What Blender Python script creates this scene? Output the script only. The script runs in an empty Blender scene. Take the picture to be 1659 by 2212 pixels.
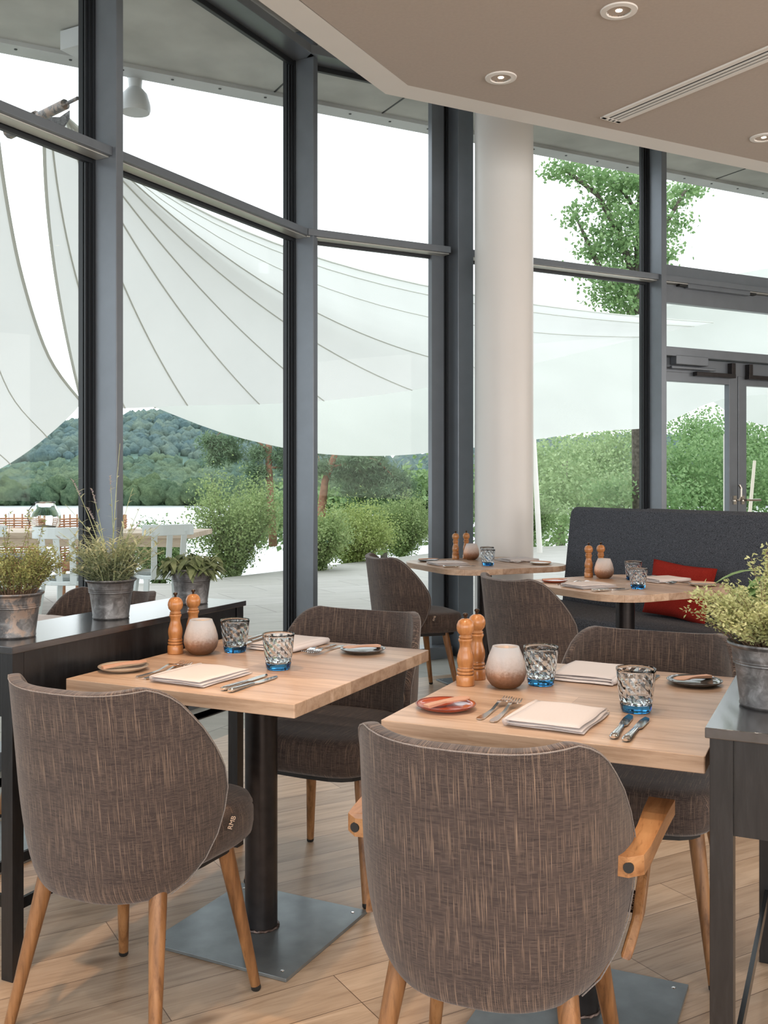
import bpy, math, random
from mathutils import Vector, Matrix
R = math.radians
SC = bpy.context.scene
COL = SC.collection
rnd = random.Random(7)

# ------------------------------------------------------------------ camera, sky, exposure
F, HZ, EYE = 2132.0, 1035.0, 1.269
cam_d = bpy.data.cameras.new('camera'); cam = bpy.data.objects.new('camera', cam_d); COL.objects.link(cam)
cam.location = (0, 0, EYE); cam.rotation_euler = (R(90), 0, 0)
cam_d.sensor_fit = 'VERTICAL'; cam_d.sensor_height = 36.0
cam_d.lens = F / 2212 * 36.0
cam_d.shift_y = -(1106 - HZ) / 2212
cam_d.clip_end = 3000
SC.camera = cam
SC.view_settings.view_transform = 'Standard'; SC.view_settings.look = 'None'
SC.view_settings.gamma = 1; SC.view_settings.use_curve_mapping = False
SC.view_settings.exposure = 0.08
W = bpy.data.worlds.new('overcast_sky'); SC.world = W; W.use_nodes = True
bg = W.node_tree.nodes['Background']; bg.inputs[0].default_value = (0.90, 0.95, 1.0, 1); bg.inputs[1].default_value = 2.15
SC.cycles.max_bounces = 10; SC.cycles.transparent_max_bounces = 24; SC.cycles.transmission_bounces = 8
SC.cycles.diffuse_bounces = 5; SC.cycles.glossy_bounces = 4
SC.cycles.caustics_reflective = False; SC.cycles.caustics_refractive = False
SC.cycles.sample_clamp_indirect = 6.0

def area_fill(name, loc, rot, sx, sy, power, col):
    ld = bpy.data.lights.new(name, 'AREA'); ld.shape = 'RECTANGLE'; ld.size = sx; ld.size_y = sy; ld.energy = power; ld.color = col
    o = bpy.data.objects.new(name, ld); COL.objects.link(o); o.location = loc; o.rotation_euler = rot; return o
area_fill('fill_behind_camera', (1.4, -3.45, 1.95), (R(90), 0, 0), 9.8, 2.3, 240, (1.0, 0.955, 0.90))  # added fill light, set before the rear wall openings
area_fill('fill_right_side', (6.45, 2.2, 1.95), (0, R(90), 0), 2.3, 9.0, 170, (1.0, 0.96, 0.92))  # added fill light in front of the closed right wall

# ------------------------------------------------------------------ materials
def mat(name):
    m = bpy.data.materials.new(name); m.use_nodes = True
    nt = m.node_tree; b = nt.nodes['Principled BSDF']
    return m, nt, b
def N(nt, t, **k):
    n = nt.nodes.new(t)
    for a, v in k.items():
        if a in n.inputs: n.inputs[a].default_value = v
        else: setattr(n, a, v)
    return n
def L(nt, a, b): nt.links.new(a, b)
def coords(nt, kind='Object', scale=(1, 1, 1), rot=(0, 0, 0), loc=(0, 0, 0)):
    tc = N(nt, 'ShaderNodeTexCoord'); mp = N(nt, 'ShaderNodeMapping')
    mp.inputs['Scale'].default_value = scale; mp.inputs['Rotation'].default_value = rot; mp.inputs['Location'].default_value = loc
    L(nt, tc.outputs[kind], mp.inputs['Vector']); return mp.outputs['Vector']
def noise(nt, vec, scale=5, detail=3, rough=0.5, dist=0):
    n = N(nt, 'ShaderNodeTexNoise'); n.inputs['Scale'].default_value = scale; n.inputs['Detail'].default_value = detail
    n.inputs['Roughness'].default_value = rough; n.inputs['Distortion'].default_value = dist
    L(nt, vec, n.inputs['Vector']); return n.outputs['Fac']
def ramp(nt, fac, stops):
    r = N(nt, 'ShaderNodeValToRGB'); e = r.color_ramp.elements
    while len(e) < len(stops): e.new(0.5)
    for i, (p, c) in enumerate(stops): e[i].position = p; e[i].color = (*c, 1) if len(c) == 3 else c
    L(nt, fac, r.inputs['Fac']); return r.outputs['Color']
def mix(nt, fac, a, b, mode='MIX'):
    m = N(nt, 'ShaderNodeMix', data_type='RGBA', blend_type=mode)
    if hasattr(fac, 'links'): L(nt, fac, m.inputs[0])
    else: m.inputs[0].default_value = fac
    for s, v in ((6, a), (7, b)):
        if hasattr(v, 'links'): L(nt, v, m.inputs[s])
        else: m.inputs[s].default_value = (*v, 1)
    return m.outputs[2]
def math_(nt, op, a, b=None):
    m = N(nt, 'ShaderNodeMath', operation=op)
    for s, v in ((0, a), (1, b)):
        if v is None: continue
        if hasattr(v, 'links'): L(nt, v, m.inputs[s])
        else: m.inputs[s].default_value = v
    return m.outputs[0]
def bump(nt, b, h, strength=0.3, dist=0.002):
    n = N(nt, 'ShaderNodeBump'); n.inputs['Strength'].default_value = strength; n.inputs['Distance'].default_value = dist
    L(nt, h, n.inputs['Height']); L(nt, n.outputs['Normal'], b.inputs['Normal'])
def plain(name, col, rough=0.5, metal=0.0, var=0.0, scale=20, spec=0.5, bmp=0.0):
    m, nt, b = mat(name); b.inputs['Roughness'].default_value = rough; b.inputs['Metallic'].default_value = metal
    b.inputs['Specular IOR Level'].default_value = spec
    v = coords(nt); n = noise(nt, v, scale, 4)
    lo = tuple(c * (1 - var) for c in col); hi = tuple(min(1, c * (1 + var)) for c in col)
    L(nt, ramp(nt, n, [(0.3, lo), (0.7, hi)]), b.inputs['Base Color'])
    if bmp: bump(nt, b, noise(nt, v, scale * 8, 3), bmp)
    return m
def fabric_tweed():
    m, nt, b = mat('tweed_fabric'); b.inputs['Roughness'].default_value = 0.95; b.inputs['Specular IOR Level'].default_value = 0.1
    b.inputs['Sheen Weight'].default_value = 0.22; b.inputs['Sheen Roughness'].default_value = 0.5
    s1 = noise(nt, coords(nt, 'UV', (640, 10, 1)), 1.0, 2, 0.6)
    s2 = noise(nt, coords(nt, 'UV', (330, 7, 1), loc=(3, 9, 0)), 1.0, 2, 0.55)
    h1 = noise(nt, coords(nt, 'UV', (60, 700, 1)), 1.0, 2, 0.6)
    h2 = noise(nt, coords(nt, 'UV', (11, 240, 1), loc=(7, 1, 0)), 1.0, 3, 0.65)
    g1 = noise(nt, coords(nt, 'UV', (900, 900, 1), loc=(5, 5, 0)), 1.0, 1, 0.5)
    ch = N(nt, 'ShaderNodeTexChecker'); L(nt, coords(nt, 'UV', (1, 1, 1)), ch.inputs['Vector']); ch.inputs['Scale'].default_value = 900
    base = ramp(nt, g1, [(0.36, (0.019, 0.015, 0.014)), (0.66, (0.105, 0.081, 0.072))])
    base = mix(nt, ramp(nt, h1, [(0.42, (0, 0, 0)), (0.66, (0.75, 0.75, 0.75))]), base, (0.130, 0.102, 0.089))
    base = mix(nt, ramp(nt, h2, [(0.36, (0.55, 0.55, 0.55)), (0.50, (0, 0, 0))]), base, (0.028, 0.024, 0.025))
    st = mix(nt, ramp(nt, s1, [(0.57, (0, 0, 0)), (0.72, (0.85, 0.85, 0.85))]), base, (0.31, 0.230, 0.165))
    st = mix(nt, ramp(nt, s2, [(0.62, (0, 0, 0)), (0.72, (0.7, 0.7, 0.7))]), st, (0.30, 0.225, 0.165))
    c = mix(nt, ch.outputs['Fac'], mix(nt, 1.0, st, (0.58, 0.58, 0.60), 'MULTIPLY'), mix(nt, 1.0, st, (1.30, 1.25, 1.25), 'MULTIPLY'))
    L(nt, c, b.inputs['Base Color']); bump(nt, b, math_(nt, 'ADD', s1, h1), 0.5, 0.001)
    return m
def felt(name, c1, c2, sc=420):
    m, nt, b = mat(name); b.inputs['Roughness'].default_value = 0.97; b.inputs['Specular IOR Level'].default_value = 0.08
    n = noise(nt, coords(nt), sc, 3, 0.7)
    L(nt, ramp(nt, n, [(0.35, c1), (0.65, c2)]), b.inputs['Base Color']); bump(nt, b, n, 0.5, 0.001); return m
def wood(name, dark, mid, light, grain=(2.5, 38, 38), rough=0.45, stave=None, knots=False, axis_rot=(0, 0, 0)):
    m, nt, b = mat(name); b.inputs['Roughness'].default_value = rough
    v = coords(nt, 'Object', grain, axis_rot)
    n = noise(nt, v, 1.0, 6, 0.62, 0.6)
    c = ramp(nt, n, [(0.28, dark), (0.5, mid), (0.74, light)])
    v2 = coords(nt, 'Object', tuple(g * 4 for g in grain), axis_rot)
    n2 = noise(nt, v2, 1.0, 3, 0.7)
    c = mix(nt, ramp(nt, n2, [(0.30, (0.55, 0.55, 0.55)), (0.42, (0, 0, 0))]), c, dark)
    if stave:
        br = N(nt, 'ShaderNodeTexBrick'); L(nt, coords(nt, 'Object'), br.inputs['Vector'])
        br.inputs['Scale'].default_value = 1; br.inputs['Brick Width'].default_value = stave[0]; br.inputs['Row Height'].default_value = stave[1]
        br.inputs['Mortar Size'].default_value = 0.0006; br.inputs['Color1'].default_value = (0.78, 0.74, 0.72, 1); br.inputs['Color2'].default_value = (1.12, 1.12, 1.1, 1)
        br.inputs['Mortar'].default_value = (0.6, 0.5, 0.42, 1)
        c = mix(nt, 1.0, c, br.outputs['Color'], 'MULTIPLY')
    if knots:
        k = N(nt, 'ShaderNodeTexVoronoi'); L(nt, coords(nt, 'Object', (2.0, 6, 6)), k.inputs['Vector']); k.inputs['Scale'].default_value = 1.0
        c = mix(nt, ramp(nt, k.outputs['Distance'], [(0.015, (0.8, 0.8, 0.8)), (0.06, (0, 0, 0))]), c, tuple(x * 0.3 for x in dark))
    L(nt, c, b.inputs['Base Color']); bump(nt, b, n2, 0.15, 0.001); return m
def leafmat(name, c1, c2, sc=60, trans=0.35, rough=0.6):
    m, nt, b = mat(name); b.inputs['Roughness'].default_value = rough; b.inputs['Specular IOR Level'].default_value = 0.3
    n = noise(nt, coords(nt), sc, 2, 0.6); c = ramp(nt, n, [(0.3, c1), (0.7, c2)])
    L(nt, c, b.inputs['Base Color'])
    t = N(nt, 'ShaderNodeBsdfTranslucent'); L(nt, c, t.inputs['Color'])
    mx = N(nt, 'ShaderNodeMixShader'); mx.inputs[0].default_value = trans
    L(nt, b.outputs[0], mx.inputs[1]); L(nt, t.outputs[0], mx.inputs[2]); L(nt, mx.outputs[0], nt.nodes['Material Output'].inputs['Surface'])
    return m
def window_glass():
    m, nt, b = mat('window_glass'); nt.nodes.remove(b)
    t = N(nt, 'ShaderNodeBsdfTransparent'); t.inputs[0].default_value = (0.972, 0.985, 0.976, 1)
    g = N(nt, 'ShaderNodeBsdfGlossy'); g.inputs['Roughness'].default_value = 0.0
    lw = N(nt, 'ShaderNodeLayerWeight'); lw.inputs['Blend'].default_value = 0.5
    pw = math_(nt, 'MULTIPLY_ADD', math_(nt, 'POWER', lw.outputs['Facing'], 4.0), 0.40); pw.node.inputs[2].default_value = 0.010
    mx = N(nt, 'ShaderNodeMixShader'); L(nt, pw, mx.inputs[0]); L(nt, t.outputs[0], mx.inputs[1]); L(nt, g.outputs[0], mx.inputs[2])
    L(nt, mx.outputs[0], nt.nodes['Material Output'].inputs['Surface']); return m
def clear_glass(name, col, ior=1.45, rough=0.0):
    m, nt, b = mat(name); b.inputs['Base Color'].default_value = (*col, 1); b.inputs['Transmission Weight'].default_value = 1.0
    b.inputs['Roughness'].default_value = rough; b.inputs['IOR'].default_value = ior; return m
def emis(name, col, s):
    m, nt, b = mat(name); b.inputs['Emission Color'].default_value = (*col, 1); b.inputs['Emission Strength'].default_value = s
    b.inputs['Base Color'].default_value = (*col, 1); return m

M = {}
M['tweed'] = fabric_tweed()
M['felt'] = felt('charcoal_felt', (0.010, 0.012, 0.017), (0.14, 0.148, 0.168), 300)
M['red'] = felt('red_linen', (0.20, 0.014, 0.010), (0.32, 0.030, 0.020), 300)
M['leg'] = wood('oiled_oak', (0.10, 0.042, 0.014), (0.25, 0.118, 0.045), (0.37, 0.195, 0.085), (38, 38, 3.0), 0.35)
M['arm'] = wood('oiled_oak_arm', (0.20, 0.085, 0.03), (0.40, 0.20, 0.085), (0.50, 0.28, 0.13), (30, 3.5, 30), 0.35)
M['table'] = wood('oak_top', (0.31, 0.195, 0.125), (0.50, 0.355, 0.255), (0.62, 0.47, 0.365), (2.2, 26, 26), 0.33, (0.9, 0.115), True)
M['black_wood'] = wood('black_stained_oak', (0.004, 0.004, 0.005), (0.009, 0.009, 0.010), (0.018, 0.018, 0.020), (60, 60, 8), 0.34)
M['steel_dark'] = plain('dark_steel', (0.030, 0.026, 0.026), 0.32, 0.6, 0.25, 30)
M['plate_steel'] = plain('hot_rolled_steel', (0.24, 0.27, 0.285), 0.36, 0.7, 0.18, 12)
M['weld'] = plain('weld_bead', (0.12, 0.09, 0.08), 0.35, 0.8, 0.5, 120)
M['black'] = plain('black_rubber', (0.012, 0.012, 0.012), 0.6)
M['frame'] = plain('anthracite_paint', (0.175, 0.195, 0.22), 0.30, 0.35, 0.05, 8)
M['gasket'] = plain('gasket_rubber', (0.016, 0.019, 0.023), 0.45)
M['frame_lit'] = plain('lit_frame_metal', (0.62, 0.62, 0.58), 0.35, 0.6, 0.05, 10)  # pale tone standing in for light on the transom undersides
M['chrome'] = plain('polished_steel', (0.72, 0.70, 0.68), 0.14, 1.0, 0.04, 10)
M['nickel'] = plain('brushed_nickel', (0.48, 0.44, 0.38), 0.25, 1.0, 0.04, 10)
M['white_paint'] = plain('white_paint', (0.78, 0.75, 0.71), 0.6, 0, 0.02, 3)
M['column'] = plain('column_plaster', (0.72, 0.70, 0.675), 0.35, 0, 0.02, 2, 0.4)
M['ceiling'] = plain('taupe_ceiling', (0.50, 0.435, 0.385), 0.9, 0, 0.03, 60, 0.1, 0.25)
M['wall'] = plain('wall_plaster', (0.62, 0.58, 0.53), 0.8, 0, 0.02, 3)
M['soffit'] = plain('soffit_board', (0.52, 0.53, 0.505), 0.85, 0, 0.12, 3, 0.2)
M['eave'] = plain('eave_sheet', (0.58, 0.60, 0.61), 0.6, 0.2, 0.08, 3)
M['mill'] = wood('beech_mill', (0.28, 0.105, 0.03), (0.44, 0.19, 0.065), (0.54, 0.26, 0.10), (30, 30, 5), 0.22)
M['groove'] = plain('dark_groove', (0.10, 0.03, 0.012), 0.4)
M['knob'] = plain('aged_bronze', (0.07, 0.045, 0.03), 0.3, 0.9)
M['tumbler'] = clear_glass('tumbler_glass', (0.93, 0.955, 0.965), 1.42)
M['blue_glass'] = clear_glass('blue_glass', (0.06, 0.36, 0.80), 1.3)
M['lantern'] = clear_glass('lantern_glass', (0.97, 1.0, 0.99), 1.3)
M['sand'] = plain('sand', (0.55, 0.47, 0.36), 0.9, 0, 0.2, 90)
M['napkin'] = None
M['butter_wood'] = wood('pink_wood', (0.46, 0.24, 0.15), (0.58, 0.33, 0.22), (0.66, 0.42, 0.30), (20, 4, 20), 0.5)
M['soil'] = plain('soil', (0.035, 0.022, 0.015), 0.95, 0, 0.5, 120, 0.1, 0.6)
M['white_chair'] = plain('white_lacquer', (0.72, 0.78, 0.79), 0.4, 0, 0.03, 8)
M['wicker'] = wood('wicker_cane', (0.35, 0.15, 0.07), (0.55, 0.28, 0.15), (0.66, 0.38, 0.24), (10, 10, 10), 0.6)
M['deck_table'] = wood('weathered_teak', (0.40, 0.31, 0.23), (0.56, 0.45, 0.34), (0.68, 0.57, 0.45), (3, 25, 25), 0.6, (3, 0.12))
M['brown_panel'] = wood('brown_panel', (0.14, 0.08, 0.055), (0.22, 0.13, 0.09), (0.28, 0.17, 0.12), (40, 40, 3), 0.6)
M['grey_cloth'] = felt('grey_cushion', (0.22, 0.24, 0.23), (0.34, 0.36, 0.35), 300)
M['flame'] = emis('flame', (1.0, 0.42, 0.12), 7)
M['bulb'] = emis('halogen_bulb', (1.0, 0.78, 0.55), 7)
M['wax'] = plain('wax', (0.8, 0.74, 0.62), 0.5)
M['tag'] = plain('tag_label', (0.035, 0.025, 0.02), 0.7)
M['letter'] = plain('tag_letter', (0.62, 0.47, 0.36), 0.7)
M['glass'] = window_glass()

def sail_mat():
    m, nt, b = mat('sail_cloth'); b.inputs['Roughness'].default_value = 0.8; b.inputs['Base Color'].default_value = (0.80, 0.80, 0.77, 1)
    n = noise(nt, coords(nt, 'Object', (0.7, 0.7, 0.7)), 1, 4)
    c = ramp(nt, n, [(0.3, (0.70, 0.705, 0.685)), (0.7, (0.76, 0.765, 0.745))]); L(nt, c, b.inputs['Base Color'])
    t = N(nt, 'ShaderNodeBsdfTranslucent'); L(nt, c, t.inputs['Color'])
    mx = N(nt, 'ShaderNodeMixShader'); mx.inputs[0].default_value = 0.45
    L(nt, b.outputs[0], mx.inputs[1]); L(nt, t.outputs[0], mx.inputs[2]); L(nt, mx.outputs[0], nt.nodes['Material Output'].inputs['Surface']); return m
M['sail'] = sail_mat()
M['seam'] = plain('sail_seam', (0.56, 0.57, 0.52), 0.8)
def napkin_mat():
    m, nt, b = mat('napkin_linen'); b.inputs['Roughness'].default_value = 0.9
    w = N(nt, 'ShaderNodeTexWave'); L(nt, coords(nt, 'Object', (1, 1, 1)), w.inputs['Vector']); w.inputs['Scale'].default_value = 75; w.bands_direction = 'Y'
    w.inputs['Distortion'].default_value = 0.4
    L(nt, ramp(nt, w.outputs['Fac'], [(0.2, (0.60, 0.545, 0.53)), (0.6, (0.66, 0.625, 0.62))]), b.inputs['Base Color'])
    bump(nt, b, w.outputs['Fac'], 0.3, 0.001); return m
M['napkin'] = napkin_mat()
def votive_mat():
    m, nt, b = mat('frosted_votive')
    sx = N(nt, 'ShaderNodeSeparateXYZ'); L(nt, coords(nt), sx.inputs[0])
    z = math_(nt, 'ADD', math_(nt, 'MULTIPLY', sx.outputs[2], 10.0), math_(nt, 'MULTIPLY', noise(nt, coords(nt), 130, 4, 0.7), 0.35))
    c = ramp(nt, z, [(0.30, (0.085, 0.065, 0.052)), (0.52, (0.19, 0.165, 0.15)), (0.70, (0.43, 0.47, 0.51)), (1.0, (0.60, 0.66, 0.72))])
    L(nt, c, b.inputs['Base Color']); b.inputs['Roughness'].default_value = 0.3
    t = N(nt, 'ShaderNodeBsdfTranslucent'); L(nt, mix(nt, 0.2, c, (0.9, 0.7, 0.5)), t.inputs['Color'])
    mx = N(nt, 'ShaderNodeMixShader'); mx.inputs[0].default_value = 0.5
    L(nt, b.outputs[0], mx.inputs[1]); L(nt, t.outputs[0], mx.inputs[2]); L(nt, mx.outputs[0], nt.nodes['Material Output'].inputs['Surface'])
    bump(nt, b, noise(nt, coords(nt), 300, 3), 0.3, 0.001); return m
M['votive'] = votive_mat()
def zinc(name, stain):
    m, nt, b = mat(name); b.inputs['Metallic'].default_value = 0.55; b.inputs['Roughness'].default_value = 0.42
    n = noise(nt, coords(nt), 34, 5, 0.62, 0.8)
    c = ramp(nt, n, [(0.3, (0.06, 0.056, 0.056)), (0.55, (0.14, 0.136, 0.136)), (0.75, (0.28, 0.28, 0.285))])
    if stain:
        s = noise(nt, coords(nt, 'Object', (1, 1, 1), loc=(3, 1, 4)), 24, 6, 0.7, 0.5)
        c = mix(nt, ramp(nt, s, [(0.48, (0, 0, 0)), (0.56, (0.85, 0.85, 0.85))]), c, (0.30, 0.225, 0.18))
    L(nt, c, b.inputs['Base Color']); bump(nt, b, n, 0.15, 0.002); return m
M['zinc'] = zinc('aged_zinc', False); M['zinc_stained'] = zinc('stained_zinc', True)
def plank_floor():
    m, nt, b = mat('oak_plank_floor'); b.inputs['Roughness'].default_value = 0.36
    a = R(30)      # planks run along yaw 60 (30 degrees above the x axis)
    def rv(scale=(1, 1, 1)):
        tc = N(nt, 'ShaderNodeTexCoord'); mp = N(nt, 'ShaderNodeMapping'); mp.vector_type = 'POINT'
        mp.inputs['Rotation'].default_value = (0, 0, -a); L(nt, tc.outputs['Object'], mp.inputs['Vector'])
        m2 = N(nt, 'ShaderNodeMapping'); m2.inputs['Scale'].default_value = scale; L(nt, mp.outputs[0], m2.inputs['Vector']); return m2.outputs[0]
    br = N(nt, 'ShaderNodeTexBrick'); L(nt, rv(), br.inputs['Vector']); br.offset = 0.37; br.offset_frequency = 3
    br.inputs['Scale'].default_value = 1; br.inputs['Brick Width'].default_value = 1.15; br.inputs['Row Height'].default_value = 0.15
    br.inputs['Mortar Size'].default_value = 0.0013; br.inputs['Mortar Smooth'].default_value = 0.2
    br.inputs['Color1'].default_value = (0.82, 0.80, 0.78, 1); br.inputs['Color2'].default_value = (1.12, 1.1, 1.06, 1); br.inputs['Mortar'].default_value = (0.25, 0.2, 0.16, 1)
    n = noise(nt, rv((1.6, 17, 17)), 1, 6, 0.62, 1.4)
    c = ramp(nt, n, [(0.25, (0.30, 0.21, 0.14)), (0.5, (0.49, 0.375, 0.275)), (0.75, (0.60, 0.49, 0.38))])
    n2 = noise(nt, rv((6, 110, 110)), 1, 3, 0.6)
    c = mix(nt, ramp(nt, n2, [(0.3, (0.4, 0.4, 0.4)), (0.45, (0, 0, 0))]), c, (0.24, 0.16, 0.10))
    k = N(nt, 'ShaderNodeTexVoronoi'); L(nt, rv((1.7, 4.2, 4.2)), k.inputs['Vector']); k.inputs['Scale'].default_value = 1
    c = mix(nt, ramp(nt, k.outputs['Distance'], [(0.03, (0.75, 0.75, 0.75)), (0.12, (0, 0, 0))]), c, (0.15, 0.095, 0.055))
    c = mix(nt, 1.0, c, br.outputs['Color'], 'MULTIPLY')
    L(nt, c, b.inputs['Base Color']); bump(nt, b, n2, 0.08, 0.001); return m
M['floor'] = plank_floor()
def paving(name, c1, c2, w, h, mort, rot):
    m, nt, b = mat(name); b.inputs['Roughness'].default_value = 0.75
    br = N(nt, 'ShaderNodeTexBrick'); L(nt, coords(nt, 'Object', (1, 1, 1), (0, 0, rot)), br.inputs['Vector'])
    br.inputs['Scale'].default_value = 1; br.inputs['Brick Width'].default_value = w; br.inputs['Row Height'].default_value = h
    br.inputs['Mortar Size'].default_value = mort; br.inputs['Color1'].default_value = (*c1, 1); br.inputs['Color2'].default_value = (*c2, 1)
    br.inputs['Mortar'].default_value = (*[c * 0.6 for c in c1], 1)
    n = noise(nt, coords(nt, 'Object', (2, 9, 1), (0, 0, rot)), 1.0, 5, 0.6, 1.0)
    L(nt, mix(nt, 1.0, br.outputs['Color'], ramp(nt, n, [(0.3, (0.86, 0.86, 0.85)), (0.7, (1.05, 1.05, 1.05))]), 'MULTIPLY'), b.inputs['Base Color']); return m
M['stone'] = paving('stone_strip', (0.40, 0.41, 0.38), (0.44, 0.45, 0.42), 0.9, 0.62, 0.003, R(-62))
M['terrace'] = paving('terrace_paving', (0.42, 0.405, 0.37), (0.455, 0.44, 0.41), 1.2, 0.6, 0.006, R(-28))
M['water'] = plain('lake_water', (0.62, 0.64, 0.65), 0.35, 0.3, 0.05, 0.05)
M['grass'] = plain('meadow', (0.10, 0.17, 0.05), 0.9, 0, 0.4, 0.8)
M['hill'] = plain('hill_ground', (0.085, 0.16, 0.125), 0.95, 0, 0.3, 0.05)

# ------------------------------------------------------------------ mesh builder
class MB:
    def __init__(s): s.v = []; s.f = []; s.uv = {}; s.mi = []
    def add(s, vs, fs, uvs=None, mi=0):
        o = len(s.v); s.v += [tuple(p) for p in vs]
        for i, f in enumerate(fs):
            s.f.append(tuple(o + k for k in f)); s.mi.append(mi)
            if uvs: s.uv[len(s.f) - 1] = [uvs[k] for k in f]
        return s
    def box(s, c, d, rot=None, mi=0):
        x, y, z = d[0] / 2, d[1] / 2, d[2] / 2
        p = [Vector((a * x, b * y, e * z)) for e in (-1, 1) for b in (-1, 1) for a in (-1, 1)]
        if rot is not None: p = [rot @ q for q in p]
        p = [q + Vector(c) for q in p]
        return s.add(p, [(0, 2, 3, 1), (4, 5, 7, 6), (0, 1, 5, 4), (2, 6, 7, 3), (0, 4, 6, 2), (1, 3, 7, 5)], mi=mi)
    def prism(s, poly, z0, z1, mi=0):
        n = len(poly); a = sum(poly[i][0] * poly[(i + 1) % n][1] - poly[(i + 1) % n][0] * poly[i][1] for i in range(n))
        if a < 0: poly = poly[::-1]
        vs = [(x, y, z0) for x, y in poly] + [(x, y, z1) for x, y in poly]
        fs = [tuple(range(n))[::-1], tuple(range(n, 2 * n))] + [(i, (i + 1) % n, n + (i + 1) % n, n + i) for i in range(n)]
        return s.add(vs, fs, mi=mi)
    def lathe(s, prof, c=(0, 0, 0), n=24, mi=0, ph=0, cap=True):
        vs = []; fs = []; m = len(prof)
        for r, z in prof:
            for i in range(n):
                a = 2 * math.pi * i / n + ph; vs.append((c[0] + r * math.cos(a), c[1] + r * math.sin(a), c[2] + z))
        for j in range(m - 1):
            for i in range(n):
                k = (i + 1) % n; fs.append((j * n + i, j * n + k, (j + 1) * n + k, (j + 1) * n + i))
        if cap:
            if prof[0][0] > 1e-5: fs.append(tuple(range(n))[::-1])
            if prof[-1][0] > 1e-5: fs.append(tuple((m - 1) * n + i for i in range(n)))
        return s.add(vs, fs, mi=mi)
    def tube(s, path, rad, n=8, mi=0, flat=1.0, cap=True):
        path = [Vector(p) for p in path]
        if not hasattr(rad, '__len__'): rad = [rad] * len(path)
        vs = []; fs = []; up = Vector((0, 0, 1)); prev = None
        for i, p in enumerate(path):
            t = (path[min(i + 1, len(path) - 1)] - path[max(i - 1, 0)]).normalized()
            if prev is None:
                a = t.cross(up if abs(t.z) < 0.95 else Vector((0, 1, 0))).normalized()
            else:
                a = (prev - t * prev.dot(t)).normalized()
            prev = a; b = t.cross(a)
            for k in range(n):
                an = 2 * math.pi * k / n; vs.append(p + (a * math.cos(an) + b * math.sin(an) * flat) * rad[i])
        for i in range(len(path) - 1):
            for k in range(n):
                q = (k + 1) % n; fs.append((i * n + k, i * n + q, (i + 1) * n + q, (i + 1) * n + k))
        if cap: fs.append(tuple(range(n))[::-1]); fs.append(tuple((len(path) - 1) * n + k for k in range(n)))
        return s.add(vs, fs, mi=mi)
    def strip(s, pts, hw, th, side=None, mi=0):
        # rectangular bar along pts with half widths hw and thickness th
        pts = [Vector(p) for p in pts]; vs = []; fs = []
        if not hasattr(th, '__len__'): th = [th] * len(pts)
        for i, p in enumerate(pts):
            t = (pts[min(i + 1, len(pts) - 1)] - pts[max(i - 1, 0)]).normalized()
            a = side or t.cross(Vector((0, 0, 1))).normalized(); a = Vector(a); b = a.cross(t)
            w, h = hw[i], th[i] / 2
            vs += [p - a * w - b * h, p + a * w - b * h, p + a * w + b * h, p - a * w + b * h]
        for i in range(len(pts) - 1):
            for k in range(4):
                q = (k + 1) % 4; fs.append((i * 4 + k, i * 4 + q, i * 4 + 4 + q, i * 4 + 4 + k))
        n = len(pts) - 1; fs += [(3, 2, 1, 0), (n * 4, n * 4 + 1, n * 4 + 2, n * 4 + 3)]
        return s.add(vs, fs, mi=mi)
    def leaf(s, p, d, up, ln, w, bend=0.3, seg=3, mi=0):
        p = Vector(p); d = Vector(d).normalized(); sd = d.cross(Vector(up))
        if sd.length < 1e-4: sd = Vector((1, 0, 0))
        sd.normalize(); nm = sd.cross(d); vs = []; fs = []
        if seg == 1:
            m_ = p + d * ln * 0.45 + nm * bend * ln * 0.3
            return s.add([p, m_ + sd * w * 0.5, p + d * ln, m_ - sd * w * 0.5], [(0, 1, 2, 3)], mi=mi)
        for i in range(seg + 1):
            t = i / seg; q = p + d * ln * t - nm * bend * ln * t * t
            hw = w * 0.5 * math.sin(math.pi * min(0.94, 0.12 + t * 0.86)) if i < seg else w * 0.06
            vs += [q - sd * hw, q + sd * hw]
        for i in range(seg): fs.append((2 * i, 2 * i + 1, 2 * i + 3, 2 * i + 2))
        return s.add(vs, fs, mi=mi)
    def build(s, name, m, parent=None, smooth=False, bevel=0, uvmode=None, fix=True):
        me = bpy.data.meshes.new(name); me.from_pydata(s.v, [], s.f)
        ms = m if isinstance(m, (list, tuple)) else [m]
        for q in ms: me.materials.append(q)
        if len(ms) > 1: me.polygons.foreach_set('material_index', s.mi)
        if s.uv or uvmode:
            ul = me.uv_layers.new(name='UVMap')
            for p in me.polygons:
                for j, li in enumerate(p.loop_indices):
                    if p.index in s.uv: ul.data[li].uv = s.uv[p.index][j]
                    else:
                        v = me.vertices[me.loops[li].vertex_index].co; n = p.normal
                        ax = max(range(3), key=lambda k: abs(n[k]))
                        ul.data[li].uv = (v.x, v.y) if ax == 2 else ((v.x, v.z) if ax == 1 else (v.y, v.z))
        if smooth:
            me.polygons.foreach_set('use_smooth', [True] * len(me.polygons))
            if smooth != 'all' and hasattr(me, 'set_sharp_from_angle'): me.set_sharp_from_angle(angle=R(38))
        me.update()
        o = bpy.data.objects.new(name, me); COL.objects.link(o)
        if parent is not None: o.parent = parent
        if bevel:
            b = o.modifiers.new('bevel', 'BEVEL'); b.width = bevel; b.segments = 2; b.limit_method = 'ANGLE'
        return o

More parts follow.
